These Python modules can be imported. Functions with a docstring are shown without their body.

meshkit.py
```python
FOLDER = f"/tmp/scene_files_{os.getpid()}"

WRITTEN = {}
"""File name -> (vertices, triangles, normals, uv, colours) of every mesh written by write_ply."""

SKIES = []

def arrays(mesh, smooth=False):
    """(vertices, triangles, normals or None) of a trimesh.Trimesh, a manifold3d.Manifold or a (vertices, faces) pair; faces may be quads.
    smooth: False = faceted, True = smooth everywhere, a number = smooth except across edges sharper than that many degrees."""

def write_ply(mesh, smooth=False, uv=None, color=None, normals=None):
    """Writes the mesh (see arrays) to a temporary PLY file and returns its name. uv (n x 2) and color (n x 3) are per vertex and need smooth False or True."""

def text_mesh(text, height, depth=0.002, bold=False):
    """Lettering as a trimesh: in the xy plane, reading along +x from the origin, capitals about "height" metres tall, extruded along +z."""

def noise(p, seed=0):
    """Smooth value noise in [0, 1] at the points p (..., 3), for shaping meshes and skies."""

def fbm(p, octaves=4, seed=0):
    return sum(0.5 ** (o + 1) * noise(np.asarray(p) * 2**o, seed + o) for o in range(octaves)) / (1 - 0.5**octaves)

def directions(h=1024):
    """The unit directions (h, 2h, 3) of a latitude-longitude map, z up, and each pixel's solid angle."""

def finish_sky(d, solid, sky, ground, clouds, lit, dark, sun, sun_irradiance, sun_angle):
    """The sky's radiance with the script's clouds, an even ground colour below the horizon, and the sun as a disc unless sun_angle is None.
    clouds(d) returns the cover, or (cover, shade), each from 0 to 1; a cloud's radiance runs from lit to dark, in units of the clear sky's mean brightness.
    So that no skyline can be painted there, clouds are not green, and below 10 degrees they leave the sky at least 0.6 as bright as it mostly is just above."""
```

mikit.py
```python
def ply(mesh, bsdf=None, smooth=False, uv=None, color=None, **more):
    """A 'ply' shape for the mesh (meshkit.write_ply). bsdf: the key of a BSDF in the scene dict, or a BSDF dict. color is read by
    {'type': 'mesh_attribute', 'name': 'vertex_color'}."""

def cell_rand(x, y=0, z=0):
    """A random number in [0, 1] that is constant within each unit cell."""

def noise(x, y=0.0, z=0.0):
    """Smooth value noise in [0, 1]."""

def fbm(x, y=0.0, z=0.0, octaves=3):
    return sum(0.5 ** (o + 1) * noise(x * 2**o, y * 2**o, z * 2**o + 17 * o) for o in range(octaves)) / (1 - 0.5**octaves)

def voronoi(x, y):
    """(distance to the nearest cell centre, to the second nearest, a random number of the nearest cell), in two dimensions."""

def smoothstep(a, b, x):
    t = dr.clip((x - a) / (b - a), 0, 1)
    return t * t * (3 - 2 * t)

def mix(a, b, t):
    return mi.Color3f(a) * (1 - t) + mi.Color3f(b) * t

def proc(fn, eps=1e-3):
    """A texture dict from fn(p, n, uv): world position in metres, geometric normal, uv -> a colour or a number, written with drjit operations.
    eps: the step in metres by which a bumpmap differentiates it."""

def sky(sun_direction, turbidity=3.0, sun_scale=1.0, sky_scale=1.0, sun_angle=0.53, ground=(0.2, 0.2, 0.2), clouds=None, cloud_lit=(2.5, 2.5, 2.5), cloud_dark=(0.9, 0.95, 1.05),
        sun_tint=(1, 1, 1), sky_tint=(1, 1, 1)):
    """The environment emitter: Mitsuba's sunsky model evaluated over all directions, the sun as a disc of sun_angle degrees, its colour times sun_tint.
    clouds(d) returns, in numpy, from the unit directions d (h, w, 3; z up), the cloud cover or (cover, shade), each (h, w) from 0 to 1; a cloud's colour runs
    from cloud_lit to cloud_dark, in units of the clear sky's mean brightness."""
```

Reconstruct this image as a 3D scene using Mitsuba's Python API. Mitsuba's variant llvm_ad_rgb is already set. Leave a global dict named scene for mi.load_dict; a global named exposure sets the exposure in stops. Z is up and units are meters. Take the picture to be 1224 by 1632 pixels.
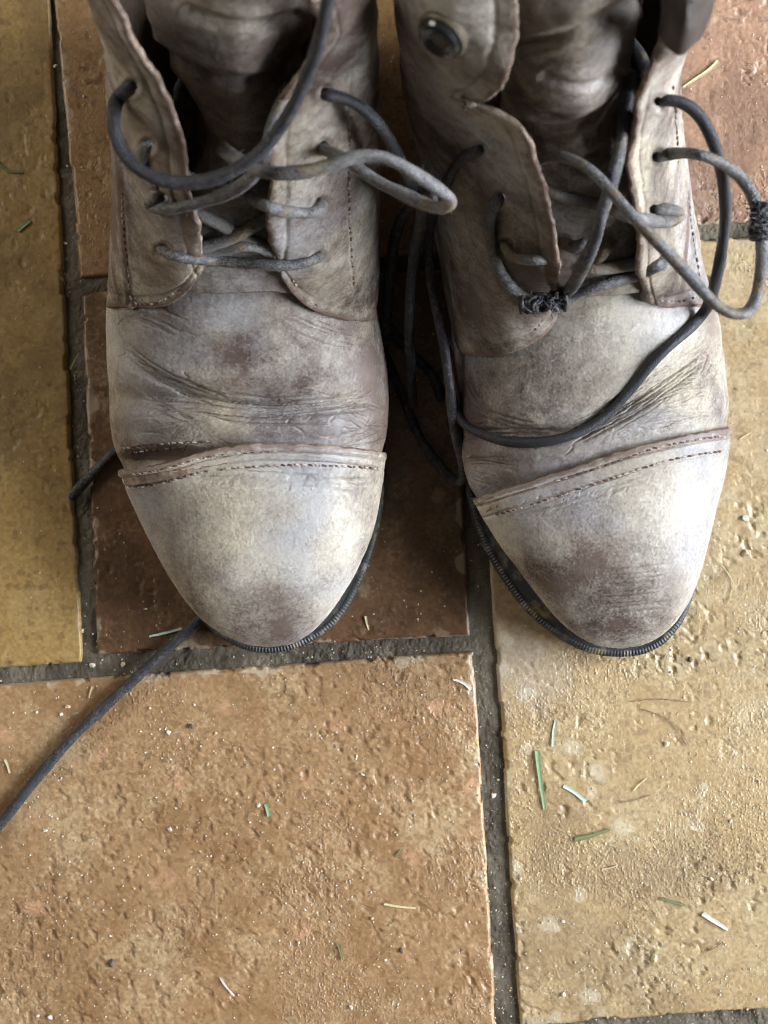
import math, random
import numpy as np, trimesh, drjit as dr, mitsuba as mi
import mikit, meshkit
from mikit import noise, fbm, voronoi, cell_rand, smoothstep, mix
from scipy.interpolate import RectBivariateSpline, PchipInterpolator, CubicSpline
from scipy.ndimage import gaussian_filter, map_coordinates
T = mi.ScalarTransform4f
scene, labels = {}, {}
rng = np.random.default_rng(7)

# ------------------------------------------------------------------ camera, light, exposure
CAM_H, FPX = 0.62, 2356.0                       # camera height (m), focal length in pixels of the 1224 px wide photo
scene['camera'] = {'type': 'thinlens', 'fov': math.degrees(2 * math.atan(612 / FPX)), 'fov_axis': 'x',
                   'aperture_radius': 0.0022, 'focus_distance': CAM_H - 0.045, 'near_clip': 0.01, 'far_clip': 50.0,
                   'to_world': T().look_at(origin=[0, 0, CAM_H], target=[0, 0, 0], up=[0, 1, 0])}


def window_light(center, target, w, h, rgb):
    return {'type': 'rectangle', 'to_world': T().look_at(origin=center, target=target, up=[0, 0, 1]) @ T().scale([w / 2, h / 2, 1]),
            'bsdf': {'type': 'diffuse', 'reflectance': {'type': 'rgb', 'value': [0.5, 0.5, 0.5]}},
            'emitter': {'type': 'area', 'radiance': {'type': 'rgb', 'value': rgb}}}


# bright open doorway far off to the right, a smaller dim window to the left, faint bounce of the room
scene['doorway_light'] = window_light([1.9, 0.0, 0.93], [0, 0, 0.0], 1.5, 1.12, [20.6, 22.2, 24.8])
scene['window_light'] = window_light([-1.7, 0.75, 1.1], [0, 0, 0.0], 1.0, 1.0, [5.2, 4.85, 4.4])
scene['room_light'] = {'type': 'constant', 'radiance': {'type': 'rgb', 'value': [0.05, 0.047, 0.043]}}
labels['doorway_light'] = {'label': 'bright open doorway to the right of the boots, outside the frame', 'category': 'doorway'}
labels['window_light'] = {'label': 'dim window to the left of the boots, outside the frame', 'category': 'window'}
exposure = 0.36

# ------------------------------------------------------------------ helpers


def W(px, py, z):
    """The point at height z (metres) that stands at pixel (px, py) of the photograph."""
    k = (CAM_H - np.asarray(z, float)) / FPX
    return np.stack(np.broadcast_arrays((np.asarray(px, float) - 612) * k, (816 - np.asarray(py, float)) * k, np.asarray(z, float)), -1)


def PX(p):
    k = FPX / (CAM_H - p[..., 2])
    return 612 + p[..., 0] * k, 816 - p[..., 1] * k


counts, ZB = {}, {}


def key(name, parent=None):
    base = f'{parent}__{name}' if parent else name
    n = counts.get(base, 0)
    counts[base] = n + 1
    return base if n == 0 else f'{base}_{n:03d}'


def add(name, mesh, bsdf, parent=None, smooth=True, uv=None, label=None, category=None, group=None, kind=None):
    k = key(name, parent)
    scene[k] = mikit.ply(mesh, bsdf, smooth=smooth, uv=uv)
    tag(k, label, category, group, kind)
    return k


def tag(k, label=None, category=None, group=None, kind=None):
    d = {a: b for a, b in dict(label=label, category=category, group=group, kind=kind).items() if b}
    if d:
        labels[k] = d


def grid_faces(n, m):
    i = np.arange(n * m).reshape(n, m)
    a, b, c, d = i[:-1, :-1].ravel(), i[1:, :-1].ravel(), i[1:, 1:].ravel(), i[:-1, 1:].ravel()
    return np.vstack([np.stack([a, b, c], 1), np.stack([a, c, d], 1)])


def grid_normals(P):
    n = np.cross(np.gradient(P, axis=0), np.gradient(P, axis=1))
    return n / (np.linalg.norm(n, axis=-1, keepdims=True) + 1e-12)


def vfbm(p, scale, octaves=4, seed=0):
    return meshkit.fbm(np.asarray(p) * scale, octaves, seed) * 2 - 1


# ------------------------------------------------------------------ materials


def rgb(*v):
    return {'type': 'rgb', 'value': list(v)}


def principled(color, rough=0.6, spec=0.5, bump=None, scale=1.0, eps=2e-4, **more):
    b = {'type': 'principled', 'base_color': color, 'roughness': rough, 'specular': spec, **more}
    if bump is not None:
        b = {'type': 'bumpmap', 'arbitrary': mikit.proc(bump, eps=eps), 'scale': scale, 'bsdf': b}
    return {'type': 'twosided', 'bsdf': b}


def leather_bump(p, n, uv):
    return (fbm(p.x * 1500, p.y * 1500, p.z * 1500, octaves=2) - 0.5) * 0.00017 + (noise(p.x * 700, p.y * 700, p.z * 700) - 0.5) * 0.00006


BROWN, TAUPE, DUST, COOL, CREAM = (0.064, 0.042, 0.034), (0.122, 0.088, 0.069), (0.425, 0.385, 0.315), (0.32, 0.31, 0.30), (0.43, 0.37, 0.255)


def leather(amount, seed, worn=(), cream=0.4, blot=1.0):
    """Dusty leather: amount = how much of the brown leather the pale dust covers. worn: (x, y, rx, ry, strength) places where it is rubbed off."""
    def fn(p, n, uv):
        x, y, z = p.x + seed * 3.1, p.y, p.z
        big = fbm(x * 27 + z * 9, y * 27, z * 27, octaves=3)
        mid = fbm(x * 85 + 7, y * 85, z * 85, octaves=3)
        fine = fbm(x * 1300, y * 1300 + 3, z * 1300, octaves=2)
        warp = mid * 1.6
        vein = 1 - dr.abs(2 * noise(x * 330 + warp * 2, y * 260 + warp * 3, z * 300) - 1)
        vein2 = 1 - dr.abs(2 * noise(x * 420 - warp * 3, y * 250 + warp * 2, z * 380 + 5) - 1)
        small = fbm(x * 230 + 3, y * 230, z * 230 + 1, octaves=3)
        cover = amount + (small - 0.5) * 0.55 * blot - 0.16 * blot * smoothstep(0.80, 0.99, vein) * smoothstep(0.42, 0.6, big) + 0.14 * blot * smoothstep(0.82, 0.99, vein2) * smoothstep(0.45, 0.6, mid) + (big - 0.5) * 1.7 * blot + (mid - 0.5) * 0.40 * blot + (fine - 0.5) * 0.32
        for wx, wy, rx, ry, st in worn:
            d = dr.sqrt(dr.square((p.x - wx) / rx) + dr.square((p.y - wy) / ry)) + (mid - 0.5) * 0.6 + (fine - 0.5) * 0.2
            cover -= st * (1 - smoothstep(0.1, 1.4, d))
        c = mix(TAUPE, BROWN, smoothstep(0.40, 0.70, fbm(x * 50 + 9, y * 50, z * 50, octaves=3)))
        pale = mix(mix(DUST, COOL, smoothstep(0.42, 0.66, fbm(x * 30, y * 30 + 20, z * 30, octaves=2))), CREAM, cream * smoothstep(0.44, 0.66, fbm(x * 36 + 40, y * 36, z * 36, octaves=2)))
        c = mix(c, pale, dr.clip(cover, 0, 1) * 0.92)
        return c * (0.84 + 0.32 * fine)
    return fn


def sheet_leather(amount, seed, cream=0.4, worn=(), lining=(0.10, 0.072, 0.05), blot=1.0):
    """As leather, on a cut sheet: uv.x is 0 on the grain side, 1 on the cut edge, 2 on the lining; uv.y the distance to the nearest cut edge in metres."""
    base = leather(amount, seed, worn, cream, blot)

    def fn(p, n, uv):
        c = base(p, n, uv)
        m = fbm(p.x * 400, p.y * 400, p.z * 400, octaves=2)
        rubbed = (1 - smoothstep(0.0006, 0.0022, uv.y + (m - 0.5) * 0.004)) * 0.7
        c = mix(c, (0.115, 0.066, 0.048), rubbed)
        edge = mix((0.105, 0.066, 0.047), (0.34, 0.265, 0.19), smoothstep(0.35, 0.85, m * 0.6 + 0.4 * fbm(p.x * 110, p.y * 110, p.z * 110, octaves=2)))
        c = mix(c, edge, smoothstep(0.35, 0.8, uv.x))
        return mix(c, mi.Color3f(lining) * (0.7 + 0.6 * m), smoothstep(1.3, 1.8, uv.x))
    return fn




def spot(px, py, rx, ry, st, z=0.05):
    """A rubbed place at a pixel of the photograph, radii in pixels."""
    c = W(px, py, z)
    return c[0], c[1], rx * (CAM_H - z) / FPX, ry * (CAM_H - z) / FPX, st


scene['cap_leather'] = principled(mikit.proc(sheet_leather(0.77, 1.0, 0.55, [spot(425, 975, 120, 66, .8, .035), spot(585, 800, 34, 110, .6, .04), spot(300, 905, 70, 80, .4, .04),
    spot(985, 935, 135, 90, .6, .04), spot(860, 905, 80, 60, .35, .04), spot(1000, 1005, 80, 30, .5, .03)], blot=0.8)), 0.52, 0.45, leather_bump)
scene['vamp_leather'] = principled(mikit.proc(leather(0.47, 2.0, [spot(385, 565, 60, 40, .5, .065), spot(270, 722, 95, 11, 1.6), spot(560, 560, 90, 70, .35, .06), spot(800, 620, 110, 80, .35, .06), spot(1120, 600, 60, 60, .2, .05)], 0.7, 1.0)), 0.55, 0.42, leather_bump)
scene['quarter_leather'] = principled(mikit.proc(sheet_leather(0.34, 4.0, 0.7, [spot(198, 390, 6, 110, 1.3, .085), spot(1098, 390, 5, 90, .8, .085)], blot=1.35)), 0.56, 0.42, leather_bump)
scene['tongue_leather'] = principled(mikit.proc(sheet_leather(0.24, 5.0, 0.6, blot=1.1)), 0.62, 0.4, leather_bump)
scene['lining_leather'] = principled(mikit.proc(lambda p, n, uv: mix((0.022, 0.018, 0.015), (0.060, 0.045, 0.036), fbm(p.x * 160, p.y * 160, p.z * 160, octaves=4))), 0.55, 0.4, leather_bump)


def lace_color(p, n, uv):
    m = fbm(p.x * 300, p.y * 300, p.z * 300, octaves=3)
    f = fbm(p.x * 1800, p.y * 1800, p.z * 1800, octaves=2)
    dust = smoothstep(0.25, 0.95, m * 0.4 + f * 0.55 + uv.y * 0.62 - 0.12)
    return mix((0.021, 0.021, 0.025), mix((0.205, 0.196, 0.185), (0.22, 0.17, 0.105), smoothstep(0.5, 0.68, fbm(p.x * 120, p.y * 120, p.z * 120))), dust)


scene['lace_cotton'] = principled(mikit.proc(lace_color), 0.62, 0.45, lambda p, n, uv: (fbm(p.x * 2600, p.y * 2600, p.z * 2600, octaves=2) - 0.5) * 0.0004, sheen=1.0)


def sole_color(p, n, uv):
    m = fbm(p.x * 260, p.y * 260, p.z * 260, octaves=3)
    return mix((0.022, 0.023, 0.024), mix((0.14, 0.13, 0.11), (0.16, 0.12, 0.045), smoothstep(0.45, 0.6, fbm(p.x * 90, p.y * 90, p.z * 90))), smoothstep(0.50, 0.74, m) * 0.8)


scene['sole_rubber'] = principled(mikit.proc(sole_color), 0.5, 0.5)
scene['stitch_thread'] = principled(mikit.proc(lambda p, n, uv: mix((0.09, 0.045, 0.035), (0.34, 0.29, 0.24), smoothstep(0.42, 0.6, noise(p.x * 500, p.y * 500, p.z * 500)))), 0.7, 0.3)
scene['snap_metal'] = {'type': 'twosided', 'bsdf': {'type': 'principled', 'base_color': rgb(0.012, 0.012, 0.012), 'roughness': 0.14, 'specular': 0.7, 'clearcoat': 0.5}}
scene['snap_brass'] = principled(rgb(0.10, 0.08, 0.05), 0.5, 0.5, metallic=0.3)


def tile_material(name, base, light, dark, seed, patch=(0.5, 0.48, 0.44), patch_at=None, rough=0.42, chips=0.93, tint=None, rim=0.8, grit=1.0):
    def fn(p, n, uv):
        x, y = p.x + seed * 1.37, p.y + seed * 0.71
        a = fbm(x * 26, y * 26, seed, octaves=4)
        b = fbm(x * 120, y * 120, seed, octaves=3)
        g = fbm(x * 900, y * 900, seed, octaves=2)
        c = mix(base, light, smoothstep(0.42, 0.74, a * 0.45 + b * 0.35 + g * 0.2) * 0.8)
        c = mix(c, dark, smoothstep(0.52, 0.72, fbm(x * 38 + 5, y * 38, seed, octaves=4)) * 0.55)
        c = mix(c, dark, smoothstep(0.68, 0.76, fbm(x * 330, y * 330 + 9, seed, octaves=2)) * 0.55)
        d, _, r = voronoi(x * 95 + b * 0.9, y * 95 + a * 0.9)
        c = mix(c, light if tint is None else tint, dr.select(r > chips, 1 - smoothstep(0.26, 0.38, d + (g - 0.5) * 0.3), 0) * 0.6)
        c *= 0.80 + 0.40 * g
        if patch_at is not None:
            q = dr.sqrt(dr.square((p.x - patch_at[0]) / patch_at[2]) + dr.square((p.y - patch_at[1]) / patch_at[3])) + (b - 0.5) * 1.6
            c = mix(c, patch, (1 - smoothstep(0.3, 1.3, q)) * 0.35 * (0.6 + 0.6 * g))
        # chipped rim: bare pale clay, in irregular bites
        bite = (1 - smoothstep(0.0, 0.0012, uv.x - dr.maximum(b - 0.50, 0) * 0.014)) * smoothstep(0.40, 0.54, fbm(x * 75, y * 75 + 31, seed))
        return mix(c, mi.Color3f(light) * 0.45 + mi.Color3f(0.40, 0.33, 0.24) * 0.55, bite * rim)

    def bump(p, n, uv):
        w = 0.25 + 0.75 * smoothstep(0.46, 0.66, fbm((p.x + seed) * 34, p.y * 34, 0, octaves=3))
        return (fbm((p.x + seed) * 1100, p.y * 1100, 0, octaves=2) - 0.5) * 0.00024 * grit * w + w * smoothstep(0.66, 0.82, noise((p.x + seed) * 1500, p.y * 1500, 3)) * 0.0003 * grit
    scene[name] = principled(mikit.proc(fn), rough, 0.5, bump)


tile_material('ochre_tile', (0.30, 0.185, 0.060), (0.34, 0.23, 0.09), (0.17, 0.105, 0.04), 1.0, rim=0.3, grit=0.2, rough=0.42)
tile_material('amber_tile', (0.265, 0.148, 0.060), (0.33, 0.21, 0.10), (0.14, 0.078, 0.035), 2.0, grit=0.35)
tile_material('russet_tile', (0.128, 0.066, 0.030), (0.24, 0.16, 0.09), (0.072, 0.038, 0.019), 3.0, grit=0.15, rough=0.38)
tile_material('terracotta_tile', (0.300, 0.178, 0.085), (0.40, 0.285, 0.155), (0.215, 0.115, 0.046), 4.0, grit=0.8, tint=(0.43, 0.24, 0.13))
PT = W(835, 1050, 0)
tile_material('sand_tile', (0.36, 0.25, 0.122), (0.42, 0.325, 0.185), (0.25, 0.17, 0.09), 5.0, patch=(0.40, 0.37, 0.33), patch_at=(PT[0], PT[1], 0.026, 0.020), tint=(0.52, 0.44, 0.30))
tile_material('rose_tile', (0.35, 0.205, 0.125), (0.46, 0.32, 0.22), (0.18, 0.105, 0.07), 6.0, grit=1.3)


def grout_color(p, n, uv):
    a, g = fbm(p.x * 60, p.y * 60, 0, octaves=3), fbm(p.x * 1400, p.y * 1400, 0, octaves=2)
    c = mix((0.064, 0.053, 0.036), (0.116, 0.098, 0.068), smoothstep(0.35, 0.65, a))
    return c * (0.75 + 0.6 * g)


scene['grout_cement'] = principled(mikit.proc(grout_color), 0.75, 0.3, lambda p, n, uv: (fbm(p.x * 1100, p.y * 1100, 0, octaves=3) - 0.5) * 0.0006 + (fbm(p.x * 260, p.y * 260, 5, octaves=3) - 0.5) * 0.0016)

def splat(name, V, N=None):
    """Remembers the highest surface per 2 px of the boot, so that laces and stitches can lie on it."""
    zb = ZB.setdefault(name, np.full((720, 960), -1.0))
    x, y = PX(V.reshape(-1, 3))
    i, j = ((x + 100) / 2).astype(int), ((y + 150) / 2).astype(int)
    ok = (i >= 0) & (i < 720) & (j >= 0) & (j < 960)
    np.maximum.at(zb, (i[ok], j[ok]), V.reshape(-1, 3)[ok, 2])


def top(name, px, py):
    zb = ZB[name]
    i, j = int((px + 100) / 2), int((py + 150) / 2)
    w = zb[max(i - 1, 0):i + 2, max(j - 1, 0):j + 2]
    w = w[w > 0]
    return float(np.median(w)) if len(w) else 0.0


# ------------------------------------------------------------------ the floor: grout bed and tiles
sx = np.linspace(-0.75, 0.75, 121)
P = np.stack([*np.meshgrid(sx, sx, indexing='ij')] + [np.zeros((121, 121))], -1)
P[..., 2] = -0.0024 + vfbm(P, 160, 3, 5) * 0.0003
scene['floor'] = mikit.ply((P.reshape(-1, 3), grid_faces(121, 121)), 'grout_cement', smooth=True)
labels['floor'] = {'kind': 'structure', 'label': 'dark sandy grout bed of the tiled floor', 'category': 'floor'}


def tile(corners_px, mat, seed, pits, worms, grain, label, step=0.00072):
    """corners in pixels: top left, top right, bottom right, bottom left."""
    C = np.array([W(x, y, 0.0)[:2] for x, y in corners_px])
    lx = max(np.linalg.norm(C[1] - C[0]), np.linalg.norm(C[2] - C[3]))
    ly = max(np.linalg.norm(C[3] - C[0]), np.linalg.norm(C[2] - C[1]))
    def axis(length, a, b, hi):                # fine inside the frame, coarse outside; a few extra lines close to both edges, for the rounded rim
        r = np.array([0, .0003, .0006, .001, .0015]) / length
        lo, up = np.clip((np.array([-30, hi + 30]) - a) / (b - a), 0, 1)
        q = [r, np.linspace(.0022 / length, 1 - .0022 / length, int(length / 0.004) + 2), 1 - r[::-1]]
        if up > lo:
            q.append(np.clip(np.linspace(lo, up, int(length * (up - lo) / step) + 2), .0022 / length, 1 - .0022 / length))
        q = np.sort(np.concatenate(q))
        return q[np.concatenate([[True], np.diff(q) > 1e-5])]
    cx, cy = np.array(corners_px, float).T
    s, t = np.meshgrid(axis(lx, (cx[0] + cx[3]) / 2, (cx[1] + cx[2]) / 2, 1224), axis(ly, (cy[0] + cy[1]) / 2, (cy[2] + cy[3]) / 2, 1632), indexing='ij')
    XY = ((1 - s) * (1 - t))[..., None] * C[0] + (s * (1 - t))[..., None] * C[1] + (s * t)[..., None] * C[2] + ((1 - s) * t)[..., None] * C[3]
    edge = np.minimum(np.minimum(s, 1 - s) * lx, np.minimum(t, 1 - t) * ly)
    Q = np.dstack([XY, np.full(s.shape, seed * 3.7)])
    wob = vfbm(Q, 90, 3, seed)
    chip = np.clip(np.clip(meshkit.fbm(Q * 160, 3, seed + 3) - 0.58, 0, 1) * 0.012, 0, 0.0009)
    e = np.maximum(edge - chip * (edge < 0.006), 0)
    mask = np.clip((meshkit.fbm(Q * 26, 4, seed + 9) - 0.44) * 6, 0, 1)
    f1 = meshkit.fbm(Q * 330, 3, seed + 1)
    f2 = meshkit.fbm(Q * 300 * np.array([1, 1, 0]) + vfbm(Q, 150, 2, seed + 4)[..., None] * 0.9, 3, seed + 2)
    h = vfbm(Q, 35, 3, seed) * 0.00035 + vfbm(Q, 520, 2, seed + 5) * 0.00009 * grain * (0.3 + 0.7 * mask)
    h += vfbm(Q, 900, 2, seed + 6) * 0.00005 * grain * (0.3 + 0.7 * mask)
    h -= np.clip((f1 - 0.60) * 6, 0, 1) * 0.0009 * pits * (0.15 + 0.85 * mask)
    h += np.clip((f2 - 0.55) * 6, 0, 1) * 0.0006 * worms * (0.06 + 0.94 * mask ** 1.5)
    r = 0.0016
    q = np.clip(e / r, 0, 1)
    z = h * np.clip(edge / 0.0015, 0, 1) - 0.0030 * (1 - np.sqrt(1 - (1 - q) ** 2)) ** 1.2 - 0.0006 * np.clip(chip * 60, 0, 1) * (edge < 0.006) * (edge > 0)
    z = np.where(edge <= 0, -0.0034, z)
    XYw = XY + wob[..., None] * 0.0004 * np.clip(1 - edge / 0.01, 0, 1)[..., None]
    V = np.dstack([XYw, z])
    splat('floor', V + np.array([0, 0, 0.02]))
    add('tile', (V.reshape(-1, 3), grid_faces(*s.shape)[:, ::-1]), mat, 'floor', True, np.stack([edge.ravel(), t.ravel()], 1), label=label)


tile([(-420, -150), (70, -186), (132, 1056), (-358, 1090)], 'ochre_tile', 1, 0.35, 0.15, 0.5, 'long smooth ochre tile left of the boots')
tile([(70, -186 + 26), (690, -225), (718, 402), (127, 443)], 'amber_tile', 2, 0.45, 0.1, 0.6, 'amber tile behind the left boot')
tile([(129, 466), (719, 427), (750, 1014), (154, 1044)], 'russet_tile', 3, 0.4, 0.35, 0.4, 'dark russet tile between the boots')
tile([(-490, 1124), (755, 1038), (803, 1640), (830, 2260), (-430, 2350)][:2] + [(832, 2260), (-430, 2350)], 'terracotta_tile', 4, 0.6, 0.48, 0.8, 'terracotta tile in front of the left boot')
tile([(748, 406), (1420, 359), (1484, 1588), (829, 1638)], 'sand_tile', 5, 0.85, 0.36, 1.0, 'sand coloured tile under the right boot')
tile([(715, -225), (1390, -270), (1419, 338), (747, 384)], 'rose_tile', 6, 1.3, 1.2, 1.0, 'pitted rose brown tile behind the right boot')
tile([(832, 1664), (1485, 1616), (1515, 2230), (862, 2270)], 'sand_tile', 7, 0.6, 0.6, 1.0, None, 0.0012)
tile([(-390, 1124 - 10), (-1040, 1160), (-1100, 500), (-430, 460)][::-1], 'amber_tile', 8, 0.5, 0.3, 0.6, None, 0.003)
tile([(1446, 350), (2060, 310), (2120, 1540), (1508, 1586)], 'amber_tile', 9, 0.6, 0.4, 0.6, None, 0.003)
tile([(1416, -270), (2030, -310), (2058, 288), (1445, 330)], 'ochre_tile', 10, 0.6, 0.4, 0.6, None, 0.003)

# ------------------------------------------------------------------ boots
class Plan:
    """A plan (x, y) relief in metres, drawn with soft lines: creases in the leather."""
    def __init__(self, x0, y0, x1, y1, cell=0.00025):
        self.o, self.c = np.array([x0, y0]), cell
        self.h = np.zeros((int((x1 - x0) / cell), int((y1 - y0) / cell)), np.float32)

    def line(self, pts, depth, width):
        pts = np.asarray(pts, float)
        t = np.linspace(0, 1, len(pts))
        n = int(np.linalg.norm(np.diff(pts, axis=0), axis=1).sum() / (self.c * 0.5)) + 2
        q = CubicSpline(t, pts)(np.linspace(0, 1, n)) if len(pts) > 2 else pts[0] + (pts[-1] - pts[0]) * np.linspace(0, 1, n)[:, None]
        s = np.linspace(0, 1, n)
        taper = np.minimum(1, np.minimum(s, 1 - s) * 5)
        k = int(np.ceil(width * 3 / self.c))
        ij = np.round((q - self.o) / self.c).astype(int)
        ij, first = np.unique(ij, axis=0, return_index=True)
        taper = taper[first]
        g = np.arange(-k, k + 1) * self.c
        r2 = g[:, None] ** 2 + g[None] ** 2
        bump = -np.exp(-r2 / width ** 2)
        for (a, b), tp in zip(ij, taper):
            if k < a < self.h.shape[0] - k - 1 and k < b < self.h.shape[1] - k - 1:
                win = self.h[a - k:a + k + 1, b - k:b + k + 1]
                np.minimum(win, bump * depth * tp, out=win)

    def at(self, x, y):
        return map_coordinates(self.h, [(x - self.o[0]) / self.c, (y - self.o[1]) / self.c], order=1, mode='nearest')


def crease_bundle(plan, pts, n, spread, depth, width, z=0.06, seed=0, along=(0.3, 0.95)):
    """n wandering creases along the pixel path pts, spread (px) to both sides."""
    r = np.random.default_rng(seed)
    pts = np.asarray(pts, float)
    cs = CubicSpline(np.linspace(0, 1, len(pts)), pts)
    for k in range(int(n * 1.7)):
        ln = r.uniform(*along)
        a = r.uniform(0, 1 - ln)
        t = np.linspace(a, a + ln, 12)
        off = r.normal(0, spread) * (1 + 0.6 * r.normal() * (t - t.mean())) + np.cumsum(r.normal(0, min(spread, 12) * 0.07, 12))
        d = cs(t, 1)
        nn = np.stack([-d[:, 1], d[:, 0]], 1) / np.linalg.norm(d, axis=1, keepdims=True)
        p = cs(t) + nn * off[:, None] + r.normal(0, 0.35, (12, 2))
        for _ in range(r.integers(2, 6)):
            i = r.integers(0, 12)
            a = math.atan2(d[i, 1], d[i, 0]) + r.choice([-1, 1]) * r.uniform(0.3, 0.9) + r.choice([0, math.pi])
            q = p[i] + np.outer(np.linspace(0, r.uniform(8, 26), 4), [math.cos(a), math.sin(a)]) + np.vstack([[0, 0], r.normal(0, 1.0, (3, 2))])
            plan.line(W(q[:, 0], q[:, 1], z)[:, :2], depth * r.uniform(0.25, 0.55), 0.00028)
        plan.line(W(p[:, 0], p[:, 1], z)[:, :2], 1.45 * depth * r.uniform(0.3, 1), width * r.uniform(0.5, 0.85))


class Foot:
    """The closed front of a boot as sections across its length. rows: (py, left px, right px, crest height); silhouettes at the height zmid."""
    def __init__(self, rows, tip, zmid, spring, skew):
        self.zmid, self.spring = zmid, spring
        rows = np.array(rows, float)
        zm = zmid
        y = W(0 * rows[:, 0], rows[:, 0], zm)[:, 1]
        self.yt = W(0, tip[1], zm)[1]
        s = np.sqrt(y - self.yt)
        xt = W(tip[0], tip[1], zm)[0]
        self.smax = s[-1]
        S = np.concatenate([[0], s])
        self.L = PchipInterpolator(S, np.concatenate([[xt], W(rows[:, 1], rows[:, 0], zm)[:, 0]]))
        self.R = PchipInterpolator(S, np.concatenate([[xt], W(rows[:, 2], rows[:, 0], zm)[:, 0]]))
        self.H = PchipInterpolator(S, np.concatenate([[zm + 0.0005], rows[:, 3]]))
        self.skew = skew

    def at(self, u, v):
        """u from 0 (tip) to 1, v from -1 (left sole edge) to 1; arrays of one shape."""
        s = u * self.smax
        y = self.yt + s * s
        L, R, H = self.L(s), self.R(s), self.H(s)
        c, w = (L + R) / 2, (R - L) / 2
        a = np.clip(np.abs(v) / 0.76, 0, 1) * np.pi / 2
        q = np.clip((np.abs(v) - 0.76) / 0.24, 0, 1)
        back = np.clip((y - self.yt) / 0.11, 0, 1)
        e = 0.80 + 0.16 * back
        x = np.sign(v) * np.sin(a) ** (e)
        zz = np.maximum(np.cos(a), 0) ** (0.92 + 0.10 * back)
        lift = self.spring * np.clip(1 - (y - self.yt) / 0.075, 0, 1) ** 2
        z0 = 0.0085 + lift
        zm = self.zmid + lift * 0.5
        z = np.where(q > 0, zm + (z0 - zm) * q, zm + (H - zm) * zz)
        x = x * (1 - 0.07 * q ** 2)
        return np.stack([c + w * x + self.skew * zz * np.minimum(w * 2, 0.02), y, z], -1)


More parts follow.
